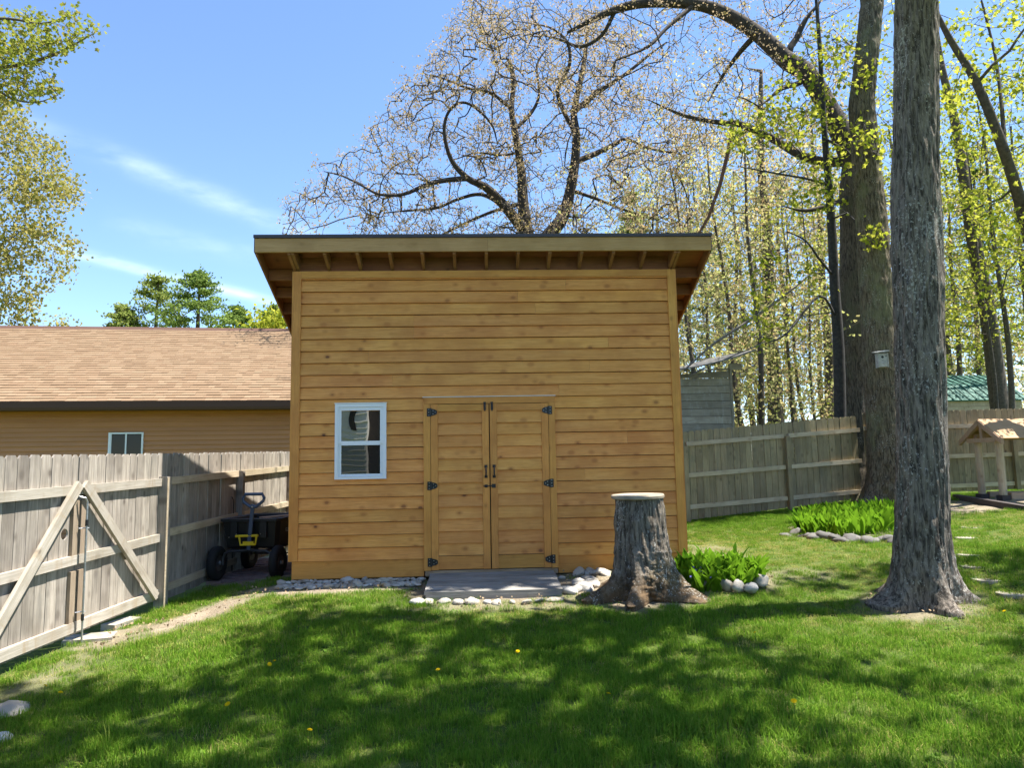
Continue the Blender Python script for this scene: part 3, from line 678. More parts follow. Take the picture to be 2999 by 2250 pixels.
# ------------------------------------------------------------------ garden cart
def cart():
    T = thing('garden_cart', 'black dump cart with slate pull handle and yellow grip beside shed', 'cart', (-3.235, .92, gz(-3.3, 1.2)+.01), -.09); T.scale = (1.0, 1.04, 1.0)
    # local: x across, y away from the viewer, z up
    def ring_tub():
        mb = MB(); L0 = [(-.36, .02), (.36, .02), (.40, .10), (.40, 1.02), (.36, 1.10), (-.36, 1.10), (-.40, 1.02), (-.40, .10)]
        def ins(s, z): return [(x*s, .56+(y-.56)*s, z) for x, y in L0]
        rings = [ins(.86, .40), ins(.90, .43), ins(1.0, .76), ins(1.06, .765), ins(1.06, .80), ins(1.0, .805), ins(.96, .79), ins(.85, .45)]
        n = 8; V = [p for r in rings for p in r]; F = [tuple(range(n))[::-1]]
        for a in range(len(rings)-1): F += [(a*n+i, a*n+(i+1) % n, (a+1)*n+(i+1) % n, (a+1)*n+i) for i in range(n)]
        F.append(tuple(range((len(rings)-1)*n, len(rings)*n))); mb.add(V, F); return mb
    tub = obj('tub', ring_tub(), M['tub'], T)
    for x in (-.2, .02, .2): obj('tub_rib', MB().box(x-.045, x+.045, -.012, .045, .55, .76), M['tub'], tub)
    tx = bpy.data.curves.new('lettering', 'FONT'); tx.body = 'GORILLA'; tx.size = .075; tx.extrude = .001; tx.align_x = 'CENTER'
    tmp = bpy.data.objects.new('lettering', tx); COL.objects.link(tmp); bpy.context.view_layer.update(); me = bpy.data.meshes.new_from_object(tmp); bpy.data.objects.remove(tmp)
    obj('lettering', me, M['letter'], tub, (.403, .42, .60), (pi/2-.09, 0, pi/2))
    fr = MB()
    for s in (-1, 1):
        fr.tube([(s*.335, -.02, .20), (s*.335, -.02, .28), (s*.31, -.02, .345), (s*.25, -.02, .375), (0, -.02, .385)], .019, 8)
        fr.tube([(s*.24, .02, .385), (s*.28, 1.0, .37), (s*.36, 1.05, .23)], .017, 8)
    fr.tube([(-.42, -.02, .22), (-.34, -.02, .22)], .012, 8); fr.tube([(.34, -.02, .22), (.42, -.02, .22)], .012, 8); fr.tube([(-.42, 1.02, .22), (.42, 1.02, .22)], .014, 8)
    fr.box(-.10, .10, -.03, .04, .37, .40)
    obj('frame', fr, M['cartframe'], T)
    def wheel(x, y):
        k = 28; prof = [(.0, -.03), (.11, -.035), (.125, -.045), (.16, -.055), (.20, -.052), (.222, -.03), (.226, 0), (.222, .03), (.20, .052), (.16, .055), (.125, .045), (.11, .035), (.0, .03)]
        V = []; F = []
        for i in range(k):
            a = 2*pi*i/k
            for r, d in prof: V.append((d, r*cos(a)*(1+.012*(i % 2)*(r > .2)), r*sin(a)*(1+.012*(i % 2)*(r > .2))))
        n = len(prof)
        for i in range(k):
            for j in range(n-1): F.append((i*n+j, ((i+1) % k)*n+j, ((i+1) % k)*n+j+1, i*n+j+1))
        w_ = obj('wheel', make_mesh('wheel', V, F, True), M['rubber'], T, (x, y, .224))
        obj('rim', MB().cyl((-.040, 0, 0), .105, .08, 0, 16), M['cartframe'], w_)
        obj('hub', MB().cyl((-.065, 0, 0), .028, .13, 0, 12), M['zinc'], w_)
    for x in (-.415, .415):
        for y in (-.02, 1.02): wheel(x, y)
    # pull handle
    a = np.array((.03, -.06, .40)); b = np.array((.115, -.15, 1.0))
    H = obj('pull_handle', MB().bar(a, b, .046, .026, (0, 1, 0)), M['handle_blue'], T)
    g = MB(); c = b
    L = [(-.035, 0, -.03), (-.125, 0, .035), (-.135, 0, .075), (-.105, 0, .135), (.125, 0, .135), (.15, 0, .085), (.14, 0, .045), (.045, 0, -.03), (-.035, 0, -.03)]
    g.tube([c+np.array(p) for p in L], .021, 8, False)
    obj('grip', g, M['handle_blue'], H)
    obj('bolt', MB().cyl(tuple(c+np.array((0, -.03, -.03))), .012, .012, 1, 10), M['screw'], H)
    y = MB(); yc = np.array((.015, -.085, .545))
    y.tube([yc+np.array(p) for p in ((-.155, 0, .035), (.15, 0, .04))], .017, 8)
    y.tube([yc+np.array(p) for p in ((-.105, 0, .03), (-.085, 0, -.08), (.115, 0, -.075), (.13, 0, .035))], .015, 8)
    y.box(yc[0]-.05, yc[0]+.09, yc[1]-.012, yc[1]+.012, yc[2]-.085, yc[2]-.035)
    obj('release_grip', y, M['yellow'], T)
    s = MB()
    for x, z in ((-.16, .60), (.17, .60), (-.26, .56), (-.02, .47), (.10, .47)): s.cyl((x, -.020, z), .007, .012, 1, 8)
    obj('rivet', s, M['screw'], T)
cart()
def cart_board():
    T = tag(obj('loose_board', MB().bar((-.30, 0, 0), (.36, .35, .02), .14, .018), M['redbeam'], None, (-2.95, 1.55, .435), (0, 0, .15)), 'thin brown board lying across the cart tub', 'board')
cart_board()
def spreader():
    T = thing('lawn_spreader', 'dark spoked spreader wheel and handle between cart and shed', 'spreader', (-2.72, 2.25, -.375))
    k = 20; V = []; F = []
    rm = MB(); rm.tube([(0, .20*cos(2*pi*i/k), .20+.20*sin(2*pi*i/k)) for i in range(k+1)], .022, 8, False); rm.mesh
    w_ = obj('wheel', rm, M['rubber'], T)
    sp = MB()
    for i in range(6): sp.bar((0, 0, .20), (0, .19*cos(i*pi/3), .20+.19*sin(i*pi/3)), .018, .018, (1, 0, 0))
    obj('spoke', sp, M['rubber'], w_); obj('axle', MB().tube([(-.30, 0, .20), (.04, 0, .20)], .012, 8), M['cartframe'], T)
    hp = [aty(*q)-np.array((-2.72, 2.25, -.375)) for q in ((545, 1130, 2.2), (517, 1096, 2.45), (496, 1094, 2.45))]
    obj('push_handle', MB().tube([(-.1, -.05, .22)]+hp, .013, 8), M['blackpole'], T)
spreader()
def hook():
    P = np.array((-3.72, 1.75, -.40)); 
    T = thing('plant_hook', 'thin black shepherd hook standing by the shaded fence', 'hook', P)
    r = .085; pts = [(0, 0, 0), (0, 0, 1.05)]+[(-r+r*cos(a), 0, 1.05+1.25*r*sin(a)) for a in np.linspace(0, pi, 10)][1:]+[(-2*r, 0, .98), (-2*r-.02, 0, .95), (-2*r-.045, 0, .955), (-2*r-.05, 0, 1.0)]
    obj('pole', MB().tube(pts, .0075, 6), M['blackpole'], T)
    obj('foot', MB().tube([(-.06, 0, .05), (.06, 0, .05)], .006, 6), M['blackpole'], T)
hook()

# ------------------------------------------------------------------ brown house to the left
def house():
    ang = radians(6.5); P = aty(630, 950, 9.0)
    T = thing('brown_house', 'long brown house with tan shingle roof behind the left fence', 'house', (P[0], P[1], 0), ang)
    ax = np.array((cos(ang), sin(ang), 0)); nv = np.array((-sin(ang), cos(ang), 0)); O = np.array((P[0], P[1], 0))
    def hit(px, py, yl):
        d = sray(px, py); s = ((O+nv*yl-CAM)@nv)/(d@nv); Q = CAM+d*s-O; return Q@ax, Q[2]
    EO = -.42
    _, ze = hit(320, 867, EO-.10); _, zg = hit(320, 887, EO-.10)
    RUN = 4.9; _, zr = hit(320, 710, EO+RUN)
    XL, XR = -17.0, 3.2
    ss = (zr-ze)/RUN; sl_ = sqrt(RUN**2+(zr-ze)**2)
    # walls of lap vinyl
    z = zg+.02; H = .112
    wl = obj('wall', MB().box(XL, XR, .02, .1, -.5, ze), M['vinyl_tan'], T)
    obj('wall', MB().box(XL, XL+.1, .1, 2*RUN-.8, -.5, ze), M['vinyl_tan'], T); obj('wall', MB().box(XR-.1, XR, .1, 2*RUN-.8, -.5, ze), M['vinyl_tan'], T)
    obj('wall', MB().box(XL, XR, 2*RUN-.8, 2*RUN-.7, -.5, ze), M['vinyl_tan'], T)
    P2 = [(.018, 0), (-.010, 0), (-.013, .012), (.004, H*.55), (.006, H*.62), (.015, H)]
    n = len(P2)
    def plank(L):
        return make_mesh('plank', [(0, y, q) for y, q in P2]+[(L, y, q) for y, q in P2], [tuple(range(n))[::-1], tuple(range(n, 2*n))]+[(i, (i+1) % n, n+(i+1) % n, n+i) for i in range(n)])
    xa, zt = hit(235, 935, -.03); xb, zb = hit(308, 985, -.03)
    full = plank(XR-XL); lef = plank(xa-XL); rig = plank(XR-xb); zb2 = zt-.95
    k = 0; zz = -.4
    while zz < ze-.02:
        if zz+H > zb2 and zz < zt-.02:
            obj('siding_plank', lef, M['vinyl_tan'], T, (XL, 0, zz)); obj('siding_plank', rig, M['vinyl_tan'], T, (xb, 0, zz))
        else: obj('siding_plank', full, M['vinyl_tan'], T, (XL, 0, zz))
        zz += H
    # window
    W = obj('window', MB().box(xa+.01, xb-.01, -.005, .015, zb2+.01, zt-.01), M['dark'], T)
    fw = .035
    for a in ((xa, xa+fw, zb2, zt), (xb-fw, xb, zb2, zt), (xa+fw, xb-fw, zt-fw, zt), (xa+fw, xb-fw, zb2, zb2+fw)): obj('frame', MB().box(a[0], a[1], -.045, .0, a[2], a[3]), M['vinyl_white'], W)
    xm = xa+(xb-xa)*.50
    obj('mullion', MB().box(xm-.016, xm+.016, -.035, -.004, zb2+fw, zt-fw), M['vinyl_white'], W)
    obj('sash', MB().box(xa+fw, xa+fw+.03, -.033, -.006, zb2+fw, zt-fw), M['vinyl_white'], W)
    for a, b in ((xa+fw+.03, xm-.016), (xm+.016, xb-fw)): obj('pane', MB().box(a, b, -.016, -.012, zb2+fw, zt-fw), M['pane_house'], W)
    # soffit, gutter, roof
    obj('soffit', MB().box(XL-.2, XR+.2, EO, .02, ze-.14, ze-.12), M['vinyl_tan'], T)
    obj('gutter', MB().prism([(XL-.2, EO, zg), (XL-.2, EO-.09, zg+.02), (XL-.2, EO-.115, zg+.08), (XL-.2, EO-.12, ze-.005), (XL-.2, EO, ze-.005)], (0, 0, 0), (XR-XL+.4, 0, 0)), M['gutter'], T)
    def slopept(s, off=0): return (EO-.05+(RUN+.05)*s/sl_-off*ss/sqrt(1+ss*ss), ze+(zr-ze)*s/sl_+off/sqrt(1+ss*ss))
    a = slopept(0); b = slopept(sl_)
    q = NT('tan shingle'); r = q.math('FRACT', q.math('ADD', q.island(), q.math('MULTIPLY', q.rand(), 3.7)))
    c = q.ramp(r, (0, (.20, .132, .078)), (.35, (.228, .155, .093)), (.7, (.255, .178, .11)), (1, (.215, .140, .083)))
    nn = q.noise(q.coord('Object', (1, 1, 1), 1), 60, 3, .7); c = q.mix(q.math('MULTIPLY', q.smooth(nn, .45, .7), .5), c, (.17, .105, .066))
    ms = q.done(q.bsdf(c, .95, nn, .5, .01, 0, .2))
    R = obj('roof', MB().prism([(XL-.25, a[0], a[1]), (XL-.25, b[0], b[1]), (XL-.25, 2*b[0]-a[0], a[1]), (XL-.25, 2*b[0]-a[0], a[1]-.05), (XL-.25, b[0], b[1]-.05), (XL-.25, a[0], a[1]-.05)], (0, 0, 0), (XR-XL+.5, 0, 0)), ms, T)
    obj('ridge_cap', MB().prism([(XL-.25, b[0]-.16, b[1]-.07), (XL-.25, b[0], b[1]+.045), (XL-.25, b[0]+.16, b[1]-.07)], (0, 0, 0), (XR-XL+.5, 0, 0)), M['gutter'], R)
    EX = .165; rows = int(sl_/EX)
    V = []; Fq = []; cnt = 0; tilt = atan2(zr-ze, RUN)
    shapes = [MB().add([(-wd/2, 0, 0), (wd/2, 0, 0), (wd/2, EX*1.15, -.004), (-wd/2, EX*1.15, -.004), (-wd/2, 0, th), (wd/2, 0, th), (wd/2, EX*1.15, .002), (-wd/2, EX*1.15, .002)], [(0, 3, 2, 1), (4, 5, 6, 7), (0, 1, 5, 4), (1, 2, 6, 5), (3, 0, 4, 7)]).mesh('shingle') for wd, th in ((.20, .022), (.26, .018), (.32, .025), (.16, .018))]
    wds = (.20, .26, .32, .16)
    bv = np.array([v.co[:] for v in shapes[0].vertices]); bf = [(0, 3, 2, 1), (4, 5, 6, 7), (0, 1, 5, 4), (1, 2, 6, 5), (3, 0, 4, 7)]
    VV = []; FF = []; base = 0; ct, st = cos(tilt), sin(tilt)
    for rI in range(rows):
        x = XL-.22+random.uniform(0, .2); s = rI*EX
        while x < XR+.2:
            i = random.randrange(4); wd = wds[i]; y, zc = slopept(s, .003)
            Pw = O+ax*(x+wd/2)+nv*y+np.array((0, 0, zc)); px, py, _ = proj(Pw)
            if cnt < 300 and -20 < px < 650 and py < 900:
                cnt += 1; obj('shingle', shapes[i], ms, R, (x+wd/2, y, zc), (tilt, 0, 0))
            else:
                B = np.array([v.co[:] for v in shapes[i].vertices]) if False else bv*np.array((wd/.20, 1, random.uniform(.75, 1.1)))
                Q = np.c_[B[:, 0]+x+wd/2, y+B[:, 1]*ct-B[:, 2]*st, zc+B[:, 1]*st+B[:, 2]*ct]
                VV.append(Q); FF.append(np.array(bf)+base); base += 8
            x += wd+.003
    rest = obj('shingles', make_mesh('shingles', np.concatenate(VV), np.concatenate(FF)), ms, R); rest['kind'] = 'stuff'
house()

# white house behind the viewer, mirrored in the shed window
def white_house():
    T = thing('white_house', 'cream clapboard house standing behind the viewer, mirrored in the shed window', 'house', (-3.82, -15.2, -.6))
    obj('wall', MB().box(-9, 0, -5, 0, 0, 5.2), M['whitehouse'], T)
    me = MB().prism([(-9, 0, 0), (-9, .03, 0), (-9, .004, .19)], (0, 0, 0), (9, 0, 0)).mesh('clapboard')
    for k in range(27): obj('clapboard', me, M['whitehouse'], T, (0, 0, k*.19))
    obj('window', MB().box(-.52, -.36, .0, .05, 2.95, 4.1), M['dark'], T); obj('window', MB().box(-3.4, -2.4, .0, .05, 1.4, 2.9), M['dark'], T)
    obj('reflection_backdrop', MB().box(.01, 5, -5, -.3, 0, 5.1), M['timber'], T)  # dark wall added out of view so the pane's right side mirrors dark
    obj('roof', MB().prism([(-9.3, -5.5, 5.1), (-9.3, -2.5, 7.0), (-9.3, .5, 5.1)], (0, 0, 0), (9.6, 0, 0)), M['shedroof'], T)
white_house()

# ------------------------------------------------------------------ old grey shed, green roofed shed, shelter, bird box
def old_shed():
    a = aty(1440, 900, 9.0); b = aty(1580, 900, 9.0)
    T = thing('old_grey_shed', 'old shed of peeling grey boards with sagging tin roof behind fence', 'shed', (a[0]-.8, 9.0, .1))
    L = b[0]-a[0]+.8; z0 = 0; n = 18; bh = .195
    ztop = lambda x: 3.20+(x/L)*.22
    for k in range(n):
        z = k*bh
        xs = 0
        top = min(z+bh-.010, ztop(L)-.05)
        if z+.02 >= top: break
        obj('board', MB().prism([(0, -.02, z), (L, -.02, z), (L, -.012, top), (0, -.012, min(top, ztop(0)-.05))], (0, 0, 0), (0, .02, 0)) if min(top, ztop(0)-.05) > z+.02 else MB().prism([(L*.6, -.02, z), (L, -.02, z), (L, -.012, top)], (0, 0, 0), (0, .02, 0)), M['greyboard'], T)
    obj('wall', MB().box(.01, L-.01, .005, 3.4, 0, 3.0), M['timber'], T)
    obj('corner_board', MB().box(L+.001, L+.06, -.04, .06, 0, 3.35), M['greyboard'], T)
    obj('batten', MB().box(L-.68, L-.60, -.05, -.022, 0, 1.72), M['greyboard'], T)
    obj('rafter_tail', MB().box(L+.0, L+.33, -.03, .05, 3.33, 3.48), M['greyboard'], T)
    # curled sheet of tin
    xs = np.linspace(-.3, L+.55, 9); V = []; F = []
    for i, x in enumerate(xs):
        zz = 3.28+.10*(x/L)+.42*max(0, x/L-.25)**2
        for y, dz in ((-.45, -.05), (3.6, .3)): V += [(x, y, zz+dz+.03), (x, y, zz+dz)]
    for i in range(len(xs)-1):
        p = i*4; F += [(p, p+2, p+6, p+4), (p+1, p+5, p+7, p+3), (p, p+4, p+5, p+1), (p+2, p+3, p+7, p+6)]
    F += [(0, 1, 3, 2), (len(V)-4, len(V)-2, len(V)-1, len(V)-3)]
    obj('roof_sheet', make_mesh('roof_sheet', V, F), M['tin'], T)
old_shed()
def green_shed():
    Y = 17.0; a = aty(2010, 865, Y); e = aty(2042, 865, Y); br = aty(2042, 833, Y+.9); tp = aty(2042, 812, Y+2.2)
    T = thing('green_roof_shed', 'low plank shed with green metal barn roof beyond the right fence', 'shed', (a[0]-.5, Y, .4))
    L = 4.35; ze, zb, zt = e[2]-.4, br[2]-.4, tp[2]-.4
    for k in range(9): obj('board', MB().box(0, L-.25, .12, .16, k*.32, k*.32+.31), M['logpost'], T)
    obj('wall', MB().box(.02, L-.3, .165, 4.3, 0, ze), M['redbeam'], T)
    prof = [(0, ze), (.9, zb), (2.2, zt), (3.5, zb), (4.4, ze)]
    for i in range(4):
        (y0, z0), (y1, z1) = prof[i], prof[i+1]
        R = obj('roof_panel', MB().prism([(-.15, y0, z0), (-.15, y1, z1), (-.15, y1, z1-.04), (-.15, y0, z0-.04)], (0, 0, 0), (L+.1, 0, 0)), M['green_metal'], T)
        for j in range(15 if i < 2 else 0):
            x = -.12+j*.30
            obj('seam', MB().prism([(x, y0-.002, z0+.004), (x, y1-.002, z1+.004), (x, y1-.002, z1+.034), (x, y0-.002, z0+.034)], (0, 0, 0), (.028, 0, 0)), M['green_metal'], R)
green_shed()
def shelter():
    A = aty(2112, 906, 5.05); g = .27
    T = thing('roofed_shelter', 'small post shelter with tan plywood gable roof by right fence', 'shelter', (A[0], A[1], 0))
    L = 3.0; zt = A[2]; he = .40; w_ = .62
    for s in (-1, 1):
        obj('roof_panel', MB().prism([(0, 0, zt), (0, s*w_, zt-he), (0, s*w_, zt-he-.014), (0, 0, zt-.02)], (0, 0, 0), (L, 0, 0)), M['ply'], T)
        obj('rafter', MB().prism([(-.02, s*.012, zt-.022), (-.02, s*w_, zt-he-.016), (-.02, s*w_, zt-he-.12), (-.02, s*.012, zt-.13)], (0, 0, 0), (.06, 0, 0)), M['redbeam'], T)
        obj('plate', MB().box(.12, L, s*.30-.045, s*.30+.045, zt-he+.02, zt-he+.11), M['redbeam'], T)
        for x in (.17, 2.6):
            p = obj('post', MB().tube([(x, s*.30, g), (x, s*.30, zt-he+.015)], .068, 12), M['logpost'], T)
            obj('footing', MB().box(x-.085, x+.085, s*.30-.085, s*.30+.085, g-.12, g+.08), M['timber'], p)
        obj('sill', MB().box(.30, L, s*.30-.05, s*.30+.05, g-.02, g+.12), M['redbeam'], T)
    obj('tie_beam', MB().box(.02, .12, -.42, .42, zt-he-.07, zt-he+.018), M['redbeam'], T)
    obj('king_post', MB().box(.03, .09, -.035, .035, zt-he+.02, zt-.06), M['redbeam'], T)
shelter()
def timbers():
    a = ground_at(2065, 1078); b = ground_at(2260, 1112)
    m = MB().bar((0, 0, 0), tuple(b-a), .12, .10)
    tag(obj('landscape_timber', m, M['timber'], None, tuple(a+np.array((0, 0, .04)))), 'dark landscape timber lying on the ground before the shelter', 'timber')
timbers()
BT = np.array((8.52, 5.95)); 
def birdhouse():
    P = aty(1905, 778, 5.46)
    T = thing('birdhouse', 'pale grey wooden birdhouse nailed to the big trunk', 'birdhouse', P, -.15)
    obj('box', MB().box(-.085, .085, -.07, .08, -.15, .13), M['birdhouse'], T)
    for s in (-1, 1): obj('side_board', MB().box(*sorted((s*.086, s*.102)), -.082, .08, -.16, .14), M['birdhouse'], T)
    obj('lid', MB().prism([(-.13, -.13, .150), (-.13, .10, .185), (-.13, .10, .205), (-.13, -.13, .170)], (0, 0, 0), (.26, 0, 0)), M['birdhouse'], T, (0, 0, 0), (0, -.12, 0))
    obj('entrance_hole', MB().cyl((-.012, -.074, .055), .026, .006, 1, 16), M['dark'], T); obj('slot', MB().box(.04, .075, -.073, -.068, .068, .078), M['dark'], T)
birdhouse()

# ------------------------------------------------------------------ trees
def trunk_mesh(name, line, radii, nth, nz, flare=(.3, .35, 5, 0.), depth=.016, fx=15, fz=2.6, seed=0, knobs=(), rough=0.):
    line = np.array(line, float); radii = np.array(radii, float)
    zs = line[:, 2]; z0, z1 = zs[0], zs[-1]
    tt = np.linspace(0, 1, nz); z = z0+(z1-z0)*(tt*.8+tt**1.7*.2)
    cx = np.interp(z, zs, line[:, 0]); cy = np.interp(z, zs, line[:, 1]); r = np.interp(z, zs, radii)
    k = 9; ker = np.ones(k)/k
    for arr in (cx, cy, r): arr[:] = np.convolve(np.pad(arr, k//2, mode='edge'), ker, 'valid')
    th = np.linspace(0, 2*pi, nth, endpoint=False)
    Z, TH = np.meshgrid(z, th, indexing='ij'); R = np.repeat(r[:, None], nth, 1)
    amt, hh, lobes, ph = flare; h = Z-z0-.12
    e = np.exp(-np.maximum(h, 0)/hh)
    lob = (.5+.5*np.cos(lobes*TH+ph+.9*np.sin(2*TH+ph)+.5*np.sin(3*TH)))**1.7
    e2 = np.exp(-np.maximum(h, 0)/(hh*.32))
    R = R+amt*.75*e*(.35+.65*lob)+amt*.85*e2*lob
    R = R+amt*.55*e*(fbm(np.stack([np.cos(TH)*3.2, np.sin(TH)*3.2, Z*5+seed], -1), 3)-.5)
    c, s = np.cos(TH), np.sin(TH); R0 = r.mean()
    Pn = np.stack([c*R0*fx, s*R0*fx, Z*fz+seed*11.], -1)
    wv = vnoise(Pn*.6+5)*1.2; Pn[..., 0] += wv; 
    rid = 1-np.abs(2*vnoise(Pn)-1); rid2 = vnoise(Pn*2.3+9)
    R = R+depth*(rid**1.5-.5)+depth*.6*(rid2-.5)+.05*R0*(fbm(np.stack([c*1.3, s*1.3, Z*.8+seed], -1), 2)-.5)*2
    if rough: R = R+rough*e*(fbm(np.stack([c*R0*26, s*R0*26, Z*16+seed], -1), 3)-.5)
    for (kz, kt, kr, ka) in knobs: R = R+ka*np.exp(-((Z-kz)/kr)**2-((np.angle(np.exp(1j*(TH-kt))))*R0/kr)**2)
    V = np.stack([cx[:, None]+c*R, cy[:, None]+s*R, Z], -1).reshape(-1, 3)
    i = np.arange(nz-1)[:, None]*nth; j = np.arange(nth)[None]; j2 = (j+1) % nth
    F = np.stack([i+j, i+j2, i+nth+j2, i+nth+j], -1).reshape(-1, 4)
    return make_mesh(name, V, F, True)
class Skel:
    def __init__(s, r=None): s.P = np.zeros((40000, 3)); s.par = np.full(40000, -1); s.rmin = np.zeros(40000); s.n = 0; s.rng = r or np.random.default_rng(1)
    def add(s, p, par, rm=0.): s.P[s.n] = p; s.par[s.n] = par; s.rmin[s.n] = rm; s.n += 1; return s.n-1
    def line(s, pts, radii, par=-1, seg=.35, wig=.0):
        pts = np.array(pts, float); radii = np.broadcast_to(np.array(radii, float), (len(pts),))
        if len(pts) > 3:
            Q = np.vstack([2*pts[0]-pts[1], pts, 2*pts[-1]-pts[-2]]); o = []; ro = []
            for i in range(1, len(Q)-2):
                for u in (0, .25, .5, .75):
                    a, b, c, d = Q[i-1], Q[i], Q[i+1], Q[i+2]
                    o.append(.5*((2*b)+(c-a)*u+(2*a-5*b+4*c-d)*u*u+(3*b-a-3*c+d)*u**3)); ro.append(radii[i-1]*(1-u)+radii[i]*u)
            pts = np.array(o+[pts[-1]]); radii = np.array(ro+[radii[-1]])
        last = par if par >= 0 else s.add(pts[0], -1, radii[0])
        for a, b, ra, rb in zip(pts[:-1], pts[1:], radii[:-1], radii[1:]):
            n = max(1, int(np.linalg.norm(b-a)/seg))
            for i in range(1, n+1):
                t = i/n; p = a+(b-a)*t+(s.rng.normal(0, wig, 3) if i < n else 0); last = s.add(p, last, ra+(rb-ra)*t)
        return last
    def near(s, p): return int(np.argmin(((s.P[:s.n]-p)**2).sum(1)))
    def grow(s, T, seg=.4, wig=.13, up=.25, first=0):
        T = np.array(T); d0 = np.array([((s.P[:s.n]-t)**2).sum(1).min() for t in T]); tips = []
        for t in T[np.argsort(d0)]:
            d = s.P[first:s.n]-t; c = np.sqrt((d**2).sum(1)); c = c*(1+up*np.clip(d[:, 2]/(c+1e-6), -1, 1)); k = first+int(np.argmin(c)); a = s.P[k].copy(); L = np.linalg.norm(t-a)
            n = max(2, int(L/seg)); last = k; off = np.zeros(3)
            bow = s.rng.normal(0, wig, 3)*L; bow[2] += .06*L
            for i in range(1, n+1):
                u = i/n; off = off*.5+s.rng.normal(0, wig*.35, 3)*L/n
                last = s.add(a+(t-a)*u+bow*sin(pi*u)*.6+(off if i < n else 0), last)
            tips.append(last)
        return np.array(tips)
    def mesh(s, name, rtip=.006, p=2.35, rmax=9., minr=0.):
        n = s.n; acc = np.zeros(n); ch = [[] for _ in range(n)]
        for i in range(n):
            if s.par[i] >= 0: ch[s.par[i]].append(i)
        R = np.zeros(n)
        for i in range(n-1, -1, -1):
            a = rtip**p if not ch[i] else acc[i]
            R[i] = max(min(a**(1/p), rmax), s.rmin[i], minr)
            if s.rmin[i] > 0: a = min(R[i], rmax)**p if not ch[i] else a
            if s.par[i] >= 0: acc[s.par[i]] += a
        Vs = []; Fs = []; b = 0; seen = np.zeros(n, bool)
        stack = [i for i in range(n) if s.par[i] < 0]; starts = [(-1, i) for i in stack]
        while starts:
            pa, i = starts.pop(); idx = [pa] if pa >= 0 else []; rr = [min(R[pa], R[i]*1.15)] if pa >= 0 else []
            while True:
                idx.append(i); rr.append(R[i])
                if not ch[i]: break
                c = sorted(ch[i], key=lambda q: -R[q])
                for o in c[1:]: starts.append((i, o))
                i = c[0]
            if len(idx) < 2: continue
            rm = max(rr); k = 10 if rm > .12 else 7 if rm > .05 else 5 if rm > .02 else 3
            V, F = tube_np(s.P[idx], np.array(rr), k); Vs.append(V); Fs.append(F+b); b += len(V)
        return make_mesh(name, np.concatenate(Vs), np.concatenate(Fs), True)
def rand_frames(n, r, flat=0.):
    a = r.normal(size=(n, 3)); 
    if flat: a[:, 2] *= (1-flat)
    a /= np.linalg.norm(a, axis=1)[:, None]; q = r.normal(size=(n, 3)); b = np.cross(a, q); b /= np.linalg.norm(b, axis=1)[:, None]; return a, b, np.cross(a, b)
def leaves_mesh(name, P, size, r, kind='rhomb', droop=0., flat=0., svar=.4):
    n = len(P); a, b, c = rand_frames(n, r, flat)
    if droop: a[:, 2] -= droop; a /= np.linalg.norm(a, axis=1)[:, None]; b = np.cross(a, r.normal(size=(n, 3))); b /= np.linalg.norm(b, axis=1)[:, None]; c = np.cross(a, b)
    s = size*(1+svar*(r.random(n)*2-1)); s = s[:, None]
    if kind == 'rhomb':
        V = np.stack([P, P+s*(.5*a+.34*b+.06*c), P+s*a, P+s*(.5*a-.34*b+.06*c)], 1); F = np.arange(n*4).reshape(n, 4)
        return make_mesh(name, V.reshape(-1, 3), F)
    if kind == 'needle':
        V = np.stack([P-s*.5*b*.1, P+s*.5*b*.1, P+s*a], 1); return make_mesh(name, V.reshape(-1, 3), np.arange(n*3).reshape(n, 3))
    # lobed maple leaf: outline of points round the stalk
    out = [(0, 0), (.30, .30), (.16, .62), (.48, .52), (.55, .30), (1.0, 0.0), (.55, -.30), (.48, -.52), (.16, -.62), (.30, -.30)]
    out = [(.0, .0), (.05, .42), (.30, .26), (.48, .62), (.62, .22), (1.0, 0), (.62, -.22), (.48, -.62), (.30, -.26), (.05, -.42)]
    V = np.stack([P+s*(x*a+y*b-.25*abs(y)*c) for x, y in out], 1)
    k = len(out); F = np.stack([np.arange(n)*k]+[np.arange(n)*k+i for i in range(1, k)], 1)
    tr = np.concatenate([np.stack([np.arange(n)*k, np.arange(n)*k+i, np.arange(n)*k+i+1], 1) for i in range(1, k-1)])
    return make_mesh(name, V.reshape(-1, 3), tr)
def around(P, n, rad, r): return np.repeat(P, n, 0)+r.normal(0, rad, (len(P)*n, 3))
def tree(name, label, trunk, crown, loc, mt, mc, group=None, extra=()):
    T = thing(name, label, 'tree', loc, 0, group)
    t = obj('trunk', trunk, M[mt], T) if trunk else None
    if crown: obj('crown', crown, M[mc], T)
    for nm, me, m in extra: obj(nm, me, M[m], T)
    return T
def off(me, d):
    n = len(me.vertices); co = np.zeros(n*3, np.float32); me.vertices.foreach_get('co', co); co = co.reshape(-1, 3)-np.array(d, np.float32); me.vertices.foreach_set('co', co.ravel()); me.update(); return me

